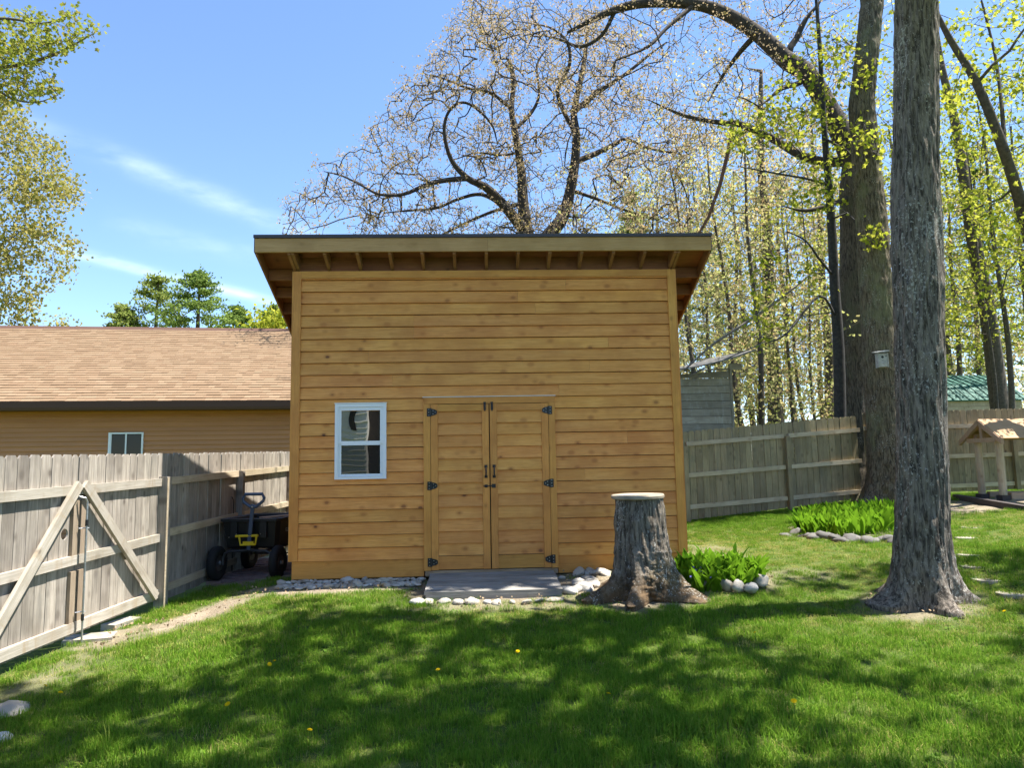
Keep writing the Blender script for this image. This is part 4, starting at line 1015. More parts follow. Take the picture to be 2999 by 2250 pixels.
# --- the big lichened trunk in front; its crown is overhead, out of the picture, and shades the lawn
LIT = []      # sunny gaps on the lawn: (px, py, rx, ry) on the photograph view
for a in ((430, 1310, 190, 30), (300, 1365, 150, 30), (100, 1420, 170, 28), (760, 1292, 200, 16), (1060, 1315, 190, 16), (1330, 1308, 120, 16), (1560, 1310, 130, 20), (1700, 1345, 90, 16), (700, 1395, 70, 14), (880, 1375, 90, 12), (1060, 1420, 70, 10),
          (600, 1475, 110, 12), (380, 1545, 95, 22), (430, 1605, 120, 20), (150, 1460, 60, 10), (880, 1470, 60, 8), (1130, 1460, 60, 10), (1050, 1560, 80, 14), (1200, 1480, 60, 10), (930, 1520, 50, 8),
          (1860, 1350, 170, 40), (2060, 1385, 140, 30), (1790, 1400, 130, 24), (2140, 1440, 130, 34), (1960, 1450, 120, 24), (1870, 1500, 130, 22), (2020, 1530, 170, 28), (1780, 1560, 110, 20), (2140, 1590, 110, 26), (1640, 1610, 110, 24), (1900, 1620, 160, 22), (1560, 1560, 70, 14), (1480, 1400, 70, 10), (1600, 1440, 60, 10), (1400, 1500, 60, 8), (1330, 1600, 60, 10), (1990, 1320, 130, 60)): LIT.append(a)
def front_tree():
    r = np.random.default_rng(11); x, y = TREE; g = gz(x, y)
    ctr = [aty(cx_, cy_, y) for cx_, cy_ in ((1991, 1230), (1991, 1100), (1990, 1000), (1988, 860), (1985, 700), (1981, 560), (1978, 420), (1978, 280), (1979, 140), (1979, 0), (1979, -130))]
    L = [(ctr[0][0], y, g-.12)]+[tuple(c) for c in ctr]; x = L[0][0]
    R = [.235, .235, .225, .222, .218, .220, .236, .222, .206, .205, .202, .20]
    tm = trunk_mesh('trunk', L, R, 180, 700, (.21, .30, 5, 2.1), .030, 22, 2.6, 1, (), .03)
    # leaf clusters overhead; where the lawn is shaded a cluster hangs up-sun of it
    cl = []
    G = []
    for (px, py, rx, ry) in [(a, b, c*(1.25 if a > 1650 else 1.), d*(1.2 if a > 1650 else 1.)) for a, b, c, d in LIT]:
        c0 = ground_at(px, py); ex = ground_at(px+rx, py); ey = ground_at(px, py+ry)
        G.append((c0[:2], abs(ex[0]-c0[0]), max(.12, abs(ey[1]-c0[1]))))
    tries = 0
    while len(cl) < 1080 and tries < 20000:
        tries += 1
        gx = r.uniform(-3.9, 6.5); gy = r.uniform(-8.5, -.9)
        if gx < -2.6-.25*(gy+1) and gy > -3.2: continue
        if gy > -1.35+.1*gx and r.random() < .75: continue
        if gx > 1.7 and r.random() < .5: continue
        if 2.0 < gx < 4.7 and abs(gy+2.02) < .36: continue
        if any(((gx-c[0])/ax)**2+((gy-c[1])/ay)**2 < 1.15 for c, ax, ay in G) and r.random() < .97: continue
        h = r.uniform(6.8, 12.5) if gx > 0 else r.uniform(8.5, 13.0)
        P = np.array((gx, gy, -.4))+SUN*h
        if np.hypot(P[0]-x-.3, P[1]-y) > 6.2: continue
        qx, qy, qz = proj(P)
        if qz > 0 and -150 < qx < 2350 and qy > -130: continue
        cl.append(P)
    for _ in range(45): cl.append(np.array((r.uniform(-.9, .9), r.uniform(-.80, -.45), -.3))+SUN*r.uniform(8.6, 11.5))  # extra leaf clusters added out of view to shade the back of the ramp
    cl = np.array(cl)
    s = Skel(r); e = s.line([L[-1], (x+.5, y+.05, 7.6), (x+.6, y+.1, 9.0), (x+.6, y+.1, 12.5)], [.195, .185, .14, .05], -1, .4)
    for az in np.linspace(0, 2*pi, 7)[:-1]: s.line([(x+.55, y+.08, 7.2+.5*sin(az*3)), (x+.5+1.5*cos(az), y+1.5*sin(az), 8.3), (x+.5+3*cos(az+.2), y+3*sin(az+.2), 9.2)], [.09, .07, .04], -1, .4, .05)
    s.grow(cl[::2], .5, .1, .2)
    P = np.concatenate([around(cl, 16, .14, r)])
    T = thing('maple_tree', 'nearest big tree with straight lichened grey trunk and flared roots', 'tree', (x, y, g))
    t = obj('trunk', off(tm, (x, y, g)), M['bark_front'], T); obj('limb', off(s.mesh('limb', .008, 2.35, .12), (x, y, g)), M['bark'], T)
    obj('crown', off(leaves_mesh('crown', P, .18, r, 'rhomb', .2), (x, y, g)), M['maple'], T)
front_tree()
def bird_tree():
    x, y = BT; g = gz(x, y); r = np.random.default_rng(5)
    top = aty(1885, 0, y)
    L = [(x-.02, y, g-.15), (x-.01, y, g+.5), (x+.02, y, 2.2), (x+.02, y, 3.2), (x+.05, y, 6), (x+.02, y, 9), (top[0], y, top[2]), (top[0]-.05, y+.1, 14.5)]
    tm = trunk_mesh('trunk', L, [.42, .38, .355, .345, .31, .26, .235, .19], 110, 420, (.34, .40, 5, 1.0), .028, 15, 3.6, 2, (), .06)
    s = Skel(r); s.line([L[-1], (x, y, 16), (x+.2, y, 19)], [.18, .15, .06], -1, .5)
    T_ = [np.array((x+r.normal(0, 2.6), y+r.normal(0, 2.6), r.uniform(13.8, 20))) for _ in range(170)]
    tips = s.grow(T_, .6, .1); P = around(s.P[tips], 14, .3, r)
    T = tree('maple_tree', 'thick grey trunk carrying the birdhouse, inside the right fence', None, None, (x, y, g), 'bark_bird', 'yellowleaf')
    obj('trunk', off(tm, (x, y, g)), M['bark_bird'], T); obj('limb', off(s.mesh('limb', .008), (x, y, g)), M['bark'], T)
    obj('crown', off(leaves_mesh('crown', P, .13, r), (x, y, g)), M['yellowleaf'], T)
bird_tree()
def pick_region(poly, n, r, ylo, yhi, dens=None):
    poly = np.array(poly, float); lo = poly.min(0); hi = poly.max(0); out = []
    def inside(p):
        c = False; j = len(poly)-1
        for i in range(len(poly)):
            if (poly[i, 1] > p[1]) != (poly[j, 1] > p[1]) and p[0] < (poly[j, 0]-poly[i, 0])*(p[1]-poly[i, 1])/(poly[j, 1]-poly[i, 1]+1e-9)+poly[i, 0]: c = not c
            j = i
        return c
    while len(out) < n:
        p = lo+(hi-lo)*r.random(2)
        if inside(p) and (dens is None or r.random() < dens(p)): out.append(aty(p[0], p[1], r.uniform(ylo, yhi)))
    return np.array(out)
def ipath(pts, Y, dY=0.):              # limb drawn through view points at depths near Y
    return [aty(p[0], p[1], Y+(p[2] if len(p) > 2 else 0)+dY) for p in pts]
def fork_tree():
    Y = 8.3; r = np.random.default_rng(21); b = aty(1842, 890, Y); x, y = b[0], Y; g = gz(x, y)
    f = aty(1848, 400, Y); f2 = aty(1835, 330, Y)
    L = [(x, y, g-.1), (x, y, 1.), (x, y, b[2]), aty(1847, 700, Y), aty(1850, 520, Y), f, aty(1852, 330, Y), aty(1868, 230, Y)]
    tm = trunk_mesh('trunk', L, [.48, .42, .40, .385, .37, .37, .33, .18], 84, 300, (.25, .5, 4, 0), .022, 12, 2.0, 3)
    s = Skel(r)
    arch = ipath([(1848, 350), (1825, 300), (1790, 235, .1), (1745, 160, .3), (1700, 130, .5), (1640, 75, .7), (1570, 30, .9), (1500, 8, 1.0), (1400, 5, 1.1), (1330, 20, 1.2), (1280, 42, 1.2), (1225, 70, 1.4)], Y)
    s.line(arch, [.34, .29, .25, .235, .23, .20, .175, .155, .13, .11, .08, .04], -1, .3, .012)
    for pth, rr in (([(1850, 345), (1790, 350, .3), (1730, 335, .5), (1670, 300, .8), (1600, 268, 1.), (1560, 265, 1.1), (1480, 250, 1.2), (1400, 215, 1.2)], [.15, .12, .11, .10, .09, .07, .05, .03]),
                    ([(1635, 72, .7), (1600, 110, 1.2), (1560, 165, 1.8), (1530, 220, 2.)], [.09, .07, .05, .03]), ([(1500, 10, 1.), (1440, 60, .6), (1400, 100, .3), (1330, 130, .0)], [.07, .05, .045, .02]),
                    ([(1745, 165, .3), (1690, 190, 0), (1640, 230, -.3)], [.08, .06, .03]), ([(1700, 130, .5), (1730, 60, .5), (1780, -10, .5)], [.10, .08, .05]),
                    ([(1330, 20, 1.2), (1300, 75, 1.5), (1255, 100, 1.7), (1210, 85, 1.9), (1150, 70, 2.)], [.06, .05, .05, .04, .02]), ([(1850, 420), (1800, 440, -.3), (1740, 455, -.5), (1690, 445, -.6)], [.08, .06, .05, .03])):
        pts = ipath(pth, Y); k = s.near(pts[0]); s.line(pts, rr[:-1]+[rr[-1]*.4], k, .3, .03)
    T1 = pick_region([(980, -60), (1000, 40), (1080, 150), (1200, 200), (1400, 290), (1560, 330), (1700, 330), (1800, 290), (1850, 120), (1840, -80)], 780, r, Y-1.6, Y+3.0)
    tips = s.grow(T1, .35, .11, .1)
    P = np.concatenate([around(around(s.P[tips], 2, .15, r), 7, .04, r), around(s.P[tips], 4, .18, r)])
    T = tree('oak_tree', 'big tree behind the fence whose long limb arches left overhead', None, None, (x, y, g), 'bark_fork', 'blossom')
    obj('trunk', off(tm, (x, y, g)), M['bark_fork'], T); obj('limb', off(s.mesh('limb', .0075, 2.75), (x, y, g)), M['bark_oak'], T)
    obj('crown', off(leaves_mesh('crown', P, .054, r, 'rhomb', .3), (x, y, g)), M['blossom'], T)
    # dead hanging branch
    hb = [aty(q[0], q[1], Y+.9) for q in ((1582, 268), (1575, 320), (1555, 400), (1530, 470), (1500, 520))]
    tag(obj('dead_branch', MB().tube(hb, [.05, .055, .05, .04, .015], 6), M['bark_red'], None), 'dead reddish branch hanging down under the arching limb', 'branch')
fork_tree()
def oak():
    Y = 15.5; r = np.random.default_rng(33); base = aty(1160, 800, Y); x, y = base[0], Y; g = gz(x, y)
    s = Skel(r); b0 = np.array((x, y, g-.2)); fk = aty(1160, 600, Y)
    s.line([b0, (x, y, 2), fk], [.66, .55, .5], -1, .5)
    k0 = s.n-1
    J = [
     ([(1160, 600), (1138, 505), (1130, 440), (1127, 380), (1120, 330), (1112, 280), (1105, 235), (1110, 170), (1100, 130)], [.30, .25, .20, .16, .13, .12, .10, .08, .05], 0),
     ([(1160, 600), (1180, 520, .3), (1215, 470, .5), (1232, 410, .7), (1242, 350, .8), (1245, 290, .8), (1240, 240, .9), (1255, 170, 1.), (1265, 110, 1.1), (1270, 60, 1.2)], [.32, .28, .22, .19, .17, .15, .12, .10, .08, .05], 0),
     ([(1138, 505), (1090, 445, -.4), (1050, 405, -.7), (1010, 385, -1), (975, 345, -1.2), (960, 290, -1.4), (965, 250, -1.5), (985, 225, -1.6), (1015, 225, -1.5), (1060, 265, -1.3), (1075, 310, -1.1)], [.22, .18, .14, .11, .08, .06, .05, .05, .045, .04, .02], 1),
     ([(1010, 385, -1), (960, 390, -1.2), (920, 400, -1.4), (870, 420, -1.7), (820, 420, -1.9), (780, 400, -2.), (740, 380, -2.2), (700, 370, -2.3)], [.10, .085, .075, .06, .045, .035, .025, .015], 2),
     ([(1090, 445, -.4), (1040, 420, -.2), (990, 430, 0), (940, 450, .2), (880, 455, .4), (830, 460, .5)], [.09, .07, .055, .05, .03, .02], 2),
     ([(1242, 350, .8), (1290, 330, 1.), (1330, 310, 1.2), (1355, 300, 1.2), (1400, 320, 1.3), (1460, 330, 1.5)], [.12, .10, .085, .06, .045, .02], 1),
     ([(1240, 240, .9), (1290, 200, .7), (1350, 160, .5), (1400, 120, .4), (1440, 90, .3)], [.11, .09, .065, .05, .02], 1),
     ([(1245, 290, .8), (1215, 235, .6), (1205, 190, .5), (1230, 140, .4), (1225, 90, .3), (1190, 60, .2), (1150, 50, .1)], [.10, .085, .075, .07, .06, .04, .02], 1),
     ([(1232, 410, .7), (1290, 430, .9), (1340, 450, 1.), (1400, 470, 1.2)], [.07, .06, .04, .02], 1),
     ([(1105, 235, 0), (1060, 200, -.2), (1010, 190, -.5), (960, 170, -.8), (920, 160, -1)], [.07, .06, .045, .03, .015], 0),
     ([(1120, 330, 0), (1080, 335, -.3), (1030, 330, -.6), (980, 345, -1)], [.05, .04, .03, .02], 0),
     ([(1130, 440), (1070, 455, .4), (1010, 480, .7), (960, 505, .8), (900, 540, 1.)], [.08, .06, .05, .045, .03], 0),
     ([(1112, 280), (1150, 240, .2), (1165, 200, .3), (1160, 140, .4), (1185, 100, .5)], [.07, .06, .05, .04, .02], 0)]
    for pth, rr, _ in J:
        pts = ipath(pth, Y); k = s.near(pts[0]); s.line(pts, [q*1.0 for q in rr], k, .3, .035)
    reg = [(606, 520), (612, 440), (622, 395), (645, 430), (680, 360), (735, 312), (775, 330), (800, 270), (835, 262), (838, 210), (870, 160), (905, 170), (925, 110), (960, 90), (970, 40), (1010, 0), (1120, 0), (1300, 20), (1420, 90), (1500, 240), (1530, 400), (1540, 530)]
    T1 = pick_region(reg, 3500, r, Y-3.5, Y+3.5, lambda p: np.clip((vnoise(np.array([p[0]/42., p[1]/42., 2.]))-.20)*2.4, .18, 1)*(.45 if p[0] < 720 else 1))
    tips = s.grow(T1, .38, .115, .05, 8)
    P = np.concatenate([around(around(s.P[tips], 2, .16, r), 6, .045, r), around(s.P[tips], 2, .2, r)])
    # sparse young stems left of the oak
    T = tree('oak_tree', 'spreading oak in tan spring bloom behind the shed roof', None, None, (x, y, g), 'bark_oak', 'blossom')
    obj('trunk', off(s.mesh('trunk', .0095, 2.75), (x, y, g)), M['bark_oak'], T)
    obj('crown', off(leaves_mesh('crown', P, .066, r, 'rhomb', .2), (x, y, g)), M['blossom'], T)
oak()
def leafy(name, label, base, trunk_pts, radii, targets, nleaf, spread, size, mt, ml, r, rtip=.007, seg=.4, wig=.12, kind='rhomb', droop=.2, group=None, first=0, flat=0., extra_lines=()):
    s = Skel(r); s.line(trunk_pts, radii, -1, .35, .015)
    for pts, rr in extra_lines: s.line(pts, rr, s.near(np.array(pts[0])), .3, .02)
    tips = s.grow(targets, seg, wig, .2, first); P = around(s.P[tips], nleaf, spread, r)
    T = thing(name, label, 'tree', base, 0, group)
    obj('trunk', off(s.mesh('trunk', rtip, 2.4), base), M[mt], T)
    obj('crown', off(leaves_mesh('crown', P, size, r, kind, droop, flat), base), M[ml], T)
    return T
# slim dark maple before the forked tree, with sprays of fresh leaves
def slim_maple():
    Y = 6.9; r = np.random.default_rng(41)
    tp = ipath([(1815, 905), (1812, 760), (1803, 620), (1797, 500), (1790, 400), (1782, 300), (1776, 200), (1770, 90), (1760, -40)], Y)
    ex = [(ipath(p, Y), q) for p, q in (([(1790, 398), (1740, 385, -.5), (1680, 375, -1), (1600, 360, -1.5)], [.035, .03, .022, .012]), ([(1803, 600), (1770, 560, -.3), (1740, 520, -.6), (1700, 500, -.9)], [.035, .03, .02, .012]), ([(1797, 470), (1830, 460, -.4), (1880, 500, -.8)], [.03, .025, .012]),
          ([(1808, 690), (1770, 640, -.4), (1700, 720, -.8), (1660, 740, -1.2)], [.035, .03, .022, .012]), ([(1780, 290), (1850, 350, -.6), (1900, 340, -1.2)], [.03, .02, .012]))]
    tg = np.concatenate([pick_region([(1560, 250), (1640, 225), (1760, 60), (1900, 40), (1920, 330), (1840, 365), (1700, 360), (1580, 320)], 110, r, Y-2.2, Y+.6), pick_region([(1690, 395), (1800, 380), (1800, 460), (1720, 450)], 14, r, Y-1.5, Y), pick_region([(1590, 560), (1780, 480), (1790, 720), (1640, 800)], 30, r, Y-1, Y+1.5), pick_region([(1860, 500), (1900, 500), (1900, 530), (1860, 530)], 5, r, Y-1.6, Y-1.3)])
    leafy('maple_tree', 'slender black-barked maple against the forked trunk, fresh green leaves', (*tp[0][:2], gz(tp[0][0], tp[0][1])), tp, [.13, .125, .11, .10, .085, .07, .06, .05, .03], tg, 15, .12, .088, 'bark_dark', 'maple', r, .006, .35, .1, 'maple', .35, None, 8, .3, ex)
slim_maple()
def right_maple():
    Y = 3.4; r = np.random.default_rng(51)
    b = ground_at(2290, 1110)
    tp = [np.array((b[0], b[1], b[2]))]+ipath([(2262, 700, .6), (2215, 480, .4), (2170, 330), (2110, 180), (2050, 80), (1990, -40)], 4.2)
    Yt = 4.2
    ex = [(ipath(p, Yt), q) for p, q in (([(2170, 330), (2165, 240, .3), (2150, 120, .6), (2120, 0, .8)], [.05, .04, .03, .02]), ([(2200, 420), (2130, 440, .6), (2060, 470, 1.)], [.03, .02, .01]), ([(2110, 180), (2180, 110, -.3), (2230, 40, -.5)], [.035, .03, .02]), ([(2215, 480), (2240, 360, .3), (2260, 200, .3)], [.05, .04, .03]))]
    tg = np.concatenate([pick_region([(2040, 20), (2330, -60), (2330, 420), (2200, 560), (2090, 520), (2040, 300)], 130, r, Yt-1.4, Yt+2.2), pick_region([(2050, 440), (2330, 400), (2330, 640), (2080, 640)], 30, r, Yt, Yt+2.5)])
    leafy('maple_tree', 'leaning dark maple at the right edge with bright yellow-green leaves', tuple(b), tp, [.15, .13, .12, .10, .08, .06, .03], tg, 17, .15, .088, 'bark', 'maple', r, .006, .35, .1, 'maple', .35, None, 6, .3, ex)
right_maple()
# the wood behind the right-hand fence: trunks one can tell apart
def wood_trees():
    r = np.random.default_rng(61)
    spec = [  # px of the foot, depth, lean in px, trunk radius, top height, crown material, leaf targets
        (1520, 14, -35, .085, 11, 'yellowleaf', 80), (1552, 17, -20, .09, 12, 'yellowleaf', 80), (1612, 15, -40, .10, 12, 'yellowleaf', 95), (1640, 22, 10, .08, 13, 'yellowleaf', 90), (1652, 12.5, -12, .11, 11, 'yellowleaf', 90),
        (1672, 19, 5, .34, 17, 'yellowleaf', 150), (1702, 16, 18, .07, 10, 'yellowleaf', 70), (1735, 21, -12, .09, 13, 'yellowleaf', 85), (1758, 15, 6, .06, 10, 'maple_dk', 60), (1797, 24, 0, .26, 17, 'blossom', 140),
        (1588, 27, 14, .16, 16, 'yellowleaf', 130), (1492, 20, 12, .10, 13, 'yellowleaf', 90), (1715, 30, -6, .2, 17, 'yellowleaf', 130), (1775, 33, 4, .18, 16, 'yellowleaf', 120), (1630, 34, -10, .2, 18, 'yellowleaf', 130),
        (2082, 22, 2, .14, 14, 'maple_dk', 100), (2180, 13.5, -45, .30, 16, 'maple', 110), (2196, 12, -14, .10, 12, 'maple', 90), (2155, 12.5, -12, .07, 11, 'maple', 70), (2120, 26, 8, .16, 15, 'yellowleaf', 120), (2240, 18, 0, .15, 14, 'maple', 100), (2060, 31, 0, .2, 16, 'yellowleaf', 120), (2290, 24, 0, .2, 16, 'yellowleaf', 110), (2150, 34, 0, .2, 17, 'yellowleaf', 120), (1440, 28, 0, .2, 15, 'yellowleaf', 110), (1380, 34, 0, .2, 13, 'yellowleaf', 90), (1960, 22, 5, .18, 16, 'yellowleaf', 120), (2010, 16, 0, .10, 13, 'maple', 90)]
    labels = {5: 'thick dark trunk standing among thin saplings in the wood', 9: 'straight brown trunk just left of the black-barked maple', 16: 'leaning thick brown trunk in front of the green roofed shed', 17: 'thin straight trunk rising beside the leaning brown trunk', 18: 'thinnest upright stem before the green metal roof'}
    ordn = ['first', 'second', 'third', 'fourth', 'fifth', 'sixth', 'seventh', 'eighth', 'ninth', 'tenth', 'eleventh', 'twelfth', 'thirteenth', 'fourteenth', 'fifteenth']
    lft = [i for i in sorted(range(len(spec)), key=lambda i: spec[i][0]) if 1480 < spec[i][0] < 1800 and i not in labels]
    for k, i in enumerate(lft): labels[i] = ('slim' if spec[i][3] < .13 else 'sturdier')+' pale-leaved trunk in the wood, '+ordn[k]+' from the shed corner'
    rgt = [i for i in sorted(range(len(spec)), key=lambda i: spec[i][0]) if spec[i][0] > 2020 and i not in labels]
    for k, i in enumerate(rgt): labels[i] = 'background trunk beyond the right fence, '+ordn[k]+' to the right of the front trunk'
    labels.update({24: 'pale treetop nearest the right end of the shed roof', 25: 'low pale treetop over the shed roof behind the oak', 26: 'yellow-leaved tree half hidden behind the birdhouse trunk', 27: 'green-leaved sapling hidden behind the front trunk'})
    for i, (px, Y, lean, rad, top, ml, nt_) in enumerate(spec):
        b = aty(px, 900, Y); x = b[0]; g = gz(x, Y); k = (Y+9)/1560.
        dx = lean*k/8.
        H = top; pts = [np.array((x+dx*h+.10*sin(h*.9+i), Y+.1*cos(h*.7+i), g+h)) for h in np.linspace(0, H, 9)]; pts[0][2] -= .1
        rr = [rad*(1-.75*(j/8)**1.2) for j in range(9)]
        lo = (1.6 if rad < .12 else 3.5) if px < 2000 else 4.6
        sp = 1.0+.10*H if rad < .13 else 2.6
        tg = np.array([(x+dx*h+r.normal(0, sp), Y+r.normal(0, sp), g+h) for h in r.uniform(lo, H*1.04, nt_)])
        leafy('woodland_tree', labels.get(i, 'slim grey trunk with sparse pale yellow leaves in the wood behind the fence'), (x, Y, g), pts, rr, np.concatenate([tg, tg+r.normal(0, .8, tg.shape)]), 19, .22, .080+.0022*Y, 'bark', (ml if ml != 'yellowleaf' else ('yellowleaf', 'palegreen', 'tanleaf', 'yellowleaf', 'palegreen')[i % 5]), r, .007, .5, .12, 'rhomb', .3, 'trees of the wood behind the right fence')
wood_trees()
def far_wood():
    r = np.random.default_rng(71); Ps = []; s = Skel(r)
    s.P = np.zeros((60000, 3)); s.par = np.full(60000, -1); s.rmin = np.zeros(60000)
    for i in range(46):
        x = r.uniform(2, 75); y = r.uniform(40, 62); h = r.uniform(10, 17)
        s.line([(x, y, 0), (x+r.normal(0, 1.), y, h*.5), (x+r.normal(0, 1.6), y, h)], [.08, .06, .03], -1, 2.)
        n = 420; n = 300; q = np.c_[r.normal(x, 2.6, n), r.normal(y, 2.6, n), r.uniform(.8, h+1, n)]; Ps.append(q)
    P = np.concatenate(Ps)
    T = obj('far_wood', leaves_mesh('far_wood', np.repeat(P, 2, 0)+r.normal(0, .4, (len(P)*2, 3)), .30, r), M['yellowleaf']); tag(T, 'pale yellow far wood beyond the yard', 'wood', kind='stuff')
    obj('trunks', s.mesh('trunks', .05), M['bark'], T)
far_wood()
def pines():
    r = np.random.default_rng(81)
    def pine(label, top_px, top_py, Y, width, nw, ml, lowpy, group=None):
        t = aty(top_px, top_py, Y); x = t[0]; g = gz(x, Y); H = t[2]-g
        s = Skel(r); s.line([(x, Y, g), (x, Y, g+H*.5), (x+.1, Y, g+H)], [.24, .17, .03], -1, .5)
        zl = aty(top_px, lowpy, Y)[2]; tg = []
        lv = max(5, int(nw*.42)); sp = []
        for j in range(lv):
            f = (j+.3)/lv; z0 = g+H-(g+H-zl)*f
            for q in range(6):
                az = q*pi/3+j*1.1+r.normal(0, .2); L = width*(.10+.90*f)*r.uniform(.55, 1.15); z = z0+r.normal(0, .12)
                for u in (.5, .76, 1.): tg.append((x+cos(az+.15*u)*L*u, Y+sin(az+.15*u)*L*u, z+.20*L*u*u+r.normal(0, .04)))
        tips = s.grow(tg, .5, .05, 0)
        P = np.repeat(s.P[tips], 52, 0)+r.normal(0, 1, (len(tips)*52, 3))*np.array((.15, .15, .035))*(.5+.5*width/2.); P[:, 2] += .04
        P = np.concatenate([P, np.array((x+.1, Y, g+H))+r.normal(0, 1, (60, 3))*np.array((.06, .06, .2))])
        T = thing('pine_tree', label, 'tree', (x, Y, g), 0, group)
        obj('trunk', off(s.mesh('trunk', .01), (x, Y, g)), M['bark'], T)
        me = leaves_mesh('crown', P, .13, r, 'rhomb', -.25); obj('crown', off(me, (x, Y, g)), M[ml], T)
    pine('dark green pine with layered boughs above the brown roof ridge', 428, 596, 27, 3.1, 17, 'pine', 740)
    pine('paler leaning pine top left of the dark pine', 338, 606, 28, 3.0, 14, 'pine_pale', 740)
    pine('low pine bough peak nearest the shed eave', 585, 672, 30, 1.8, 14, 'pine', 745)
    pine('low pale pine top farthest left over the roof ridge', 268, 676, 28, 1.5, 12, 'pine_pale', 740)
    pine('low dark pine between the tall pine and the eave', 512, 668, 29, 1.5, 12, 'pine', 740)
    pine('bright green pine seen between trunks above the green roof', 2095, 330, 27, 2.8, 30, 'pine', 830)
    pine('soft green pine peak just above the shed roof', 1362, 425, 26, 1.8, 16, 'pine_pale', 640)
    pine('tall dull pine deep in the wood right of the shed', 1540, 520, 32, 2.6, 24, 'pine', 880)
    pine('pine at the right edge beside the barn-roofed shed', 2290, 690, 20, 1.4, 18, 'pine_pale', 930)
pines()
def bush():
    r = np.random.default_rng(83); c = aty(600, 700, 24)
    P = np.array(c)+r.normal(0, 1, (900, 3))*np.array((.7, .6, .35))
    g = gz(c[0], 24); T = thing('yellow_tree', 'yellow-green treetop peeping over the roof beside the shed', 'tree', (c[0], 24, g))
    obj('trunk', MB().tube([(0, 0, 0), (.1, 0, c[2]-g)], [.12, .06], 7), M['bark'], T); obj('crown', off(leaves_mesh('crown', P, .2, r), (c[0], 24, g)), M['maple'], T)
bush()
def left_maples():
    r = np.random.default_rng(91)
    Y = 21.; x = aty(-140, 600, Y)[0]; g = gz(x, Y)
    tp = [np.array((x, Y, g)), np.array((x, Y, 5)), np.array((x+.3, Y, 9)), np.array((x+.5, Y, 13)), np.array((x+.6, Y, 17))]
    reg = [(-420, 740), (215, 745), (140, 690), (60, 660), (140, 600), (165, 540), (130, 490), (178, 470), (168, 400), (120, 370), (168, 350), (90, 290), (40, 240), (20, 150), (-60, 60), (-420, 60)]
    tg = pick_region(reg, 1100, r, Y-3, Y+3)
    leafy('maple_tree', 'tall bronze-green maple at the left edge behind the house', (x, Y, g), tp, [.4, .33, .26, .18, .06], tg, 34, .24, .15, 'bark', 'mapleleft', r, .009, .6, .12, 'rhomb', .2, None, 3)
    Y = 12.; x = aty(-330, 300, Y)[0]; g = gz(x, Y)
    tp = [np.array((x, Y, g)), np.array((x, Y, 5)), np.array((x+.3, Y, 9)), np.array((x+.5, Y, 13))]
    ex = [(ipath(p, Y), q) for p, q in (([(-200, 140), (-60, 150), (40, 140), (110, 120), (170, 90), (205, 70)], [.08, .06, .05, .04, .025, .012]), ([(-60, 150), (20, 210), (80, 220), (125, 205)], [.04, .03, .02, .01]), ([(-100, 40), (20, 40), (90, 50), (160, 30)], [.05, .04, .025, .012]))]
    tg = np.concatenate([pick_region([(-250, 20), (0, 40), (60, 20), (120, 45), (150, 10), (165, 40), (205, 50), (215, 70), (170, 85), (120, 130), (60, 150), (100, 170), (125, 165), (120, 200), (60, 215), (0, 230), (-250, 250)], 330, r, Y-1.2, Y+1.2)])
    leafy('maple_tree', 'leafy green branch reaching in at the upper left corner', (x, Y, g), tp, [.3, .25, .18, .08], tg, 16, .14, .105, 'bark', 'maple_dk', r, .007, .35, .1, 'maple', .2, None, 3, .2, ex)
left_maples()
# bare branches propped over the old shed
def fallen():
    Y = 8.6; r = np.random.default_rng(95); s = Skel(r)
    for pth, rr in (([(1478, 800), (1540, 745), (1600, 705), (1680, 650), (1760, 585)], [.02, .035, .04, .035, .02]), ([(1490, 812), (1570, 775), (1640, 745), (1720, 700)], [.012, .02, .02, .01]), ([(1500, 822), (1560, 790), (1600, 760)], [.008, .012, .008])):
        s.line(ipath(pth, Y), rr, -1, .3, .03)
    s.grow(pick_region([(1475, 740), (1600, 690), (1720, 600), (1700, 720), (1560, 800), (1480, 835)], 45, r, Y-.3, Y+.3), .25, .12, 0)
    tag(obj('fallen_branch', s.mesh('fallen_branch', .005), M['twig']), 'bare fallen branches propped over the old grey shed roof', 'branch')
fallen()

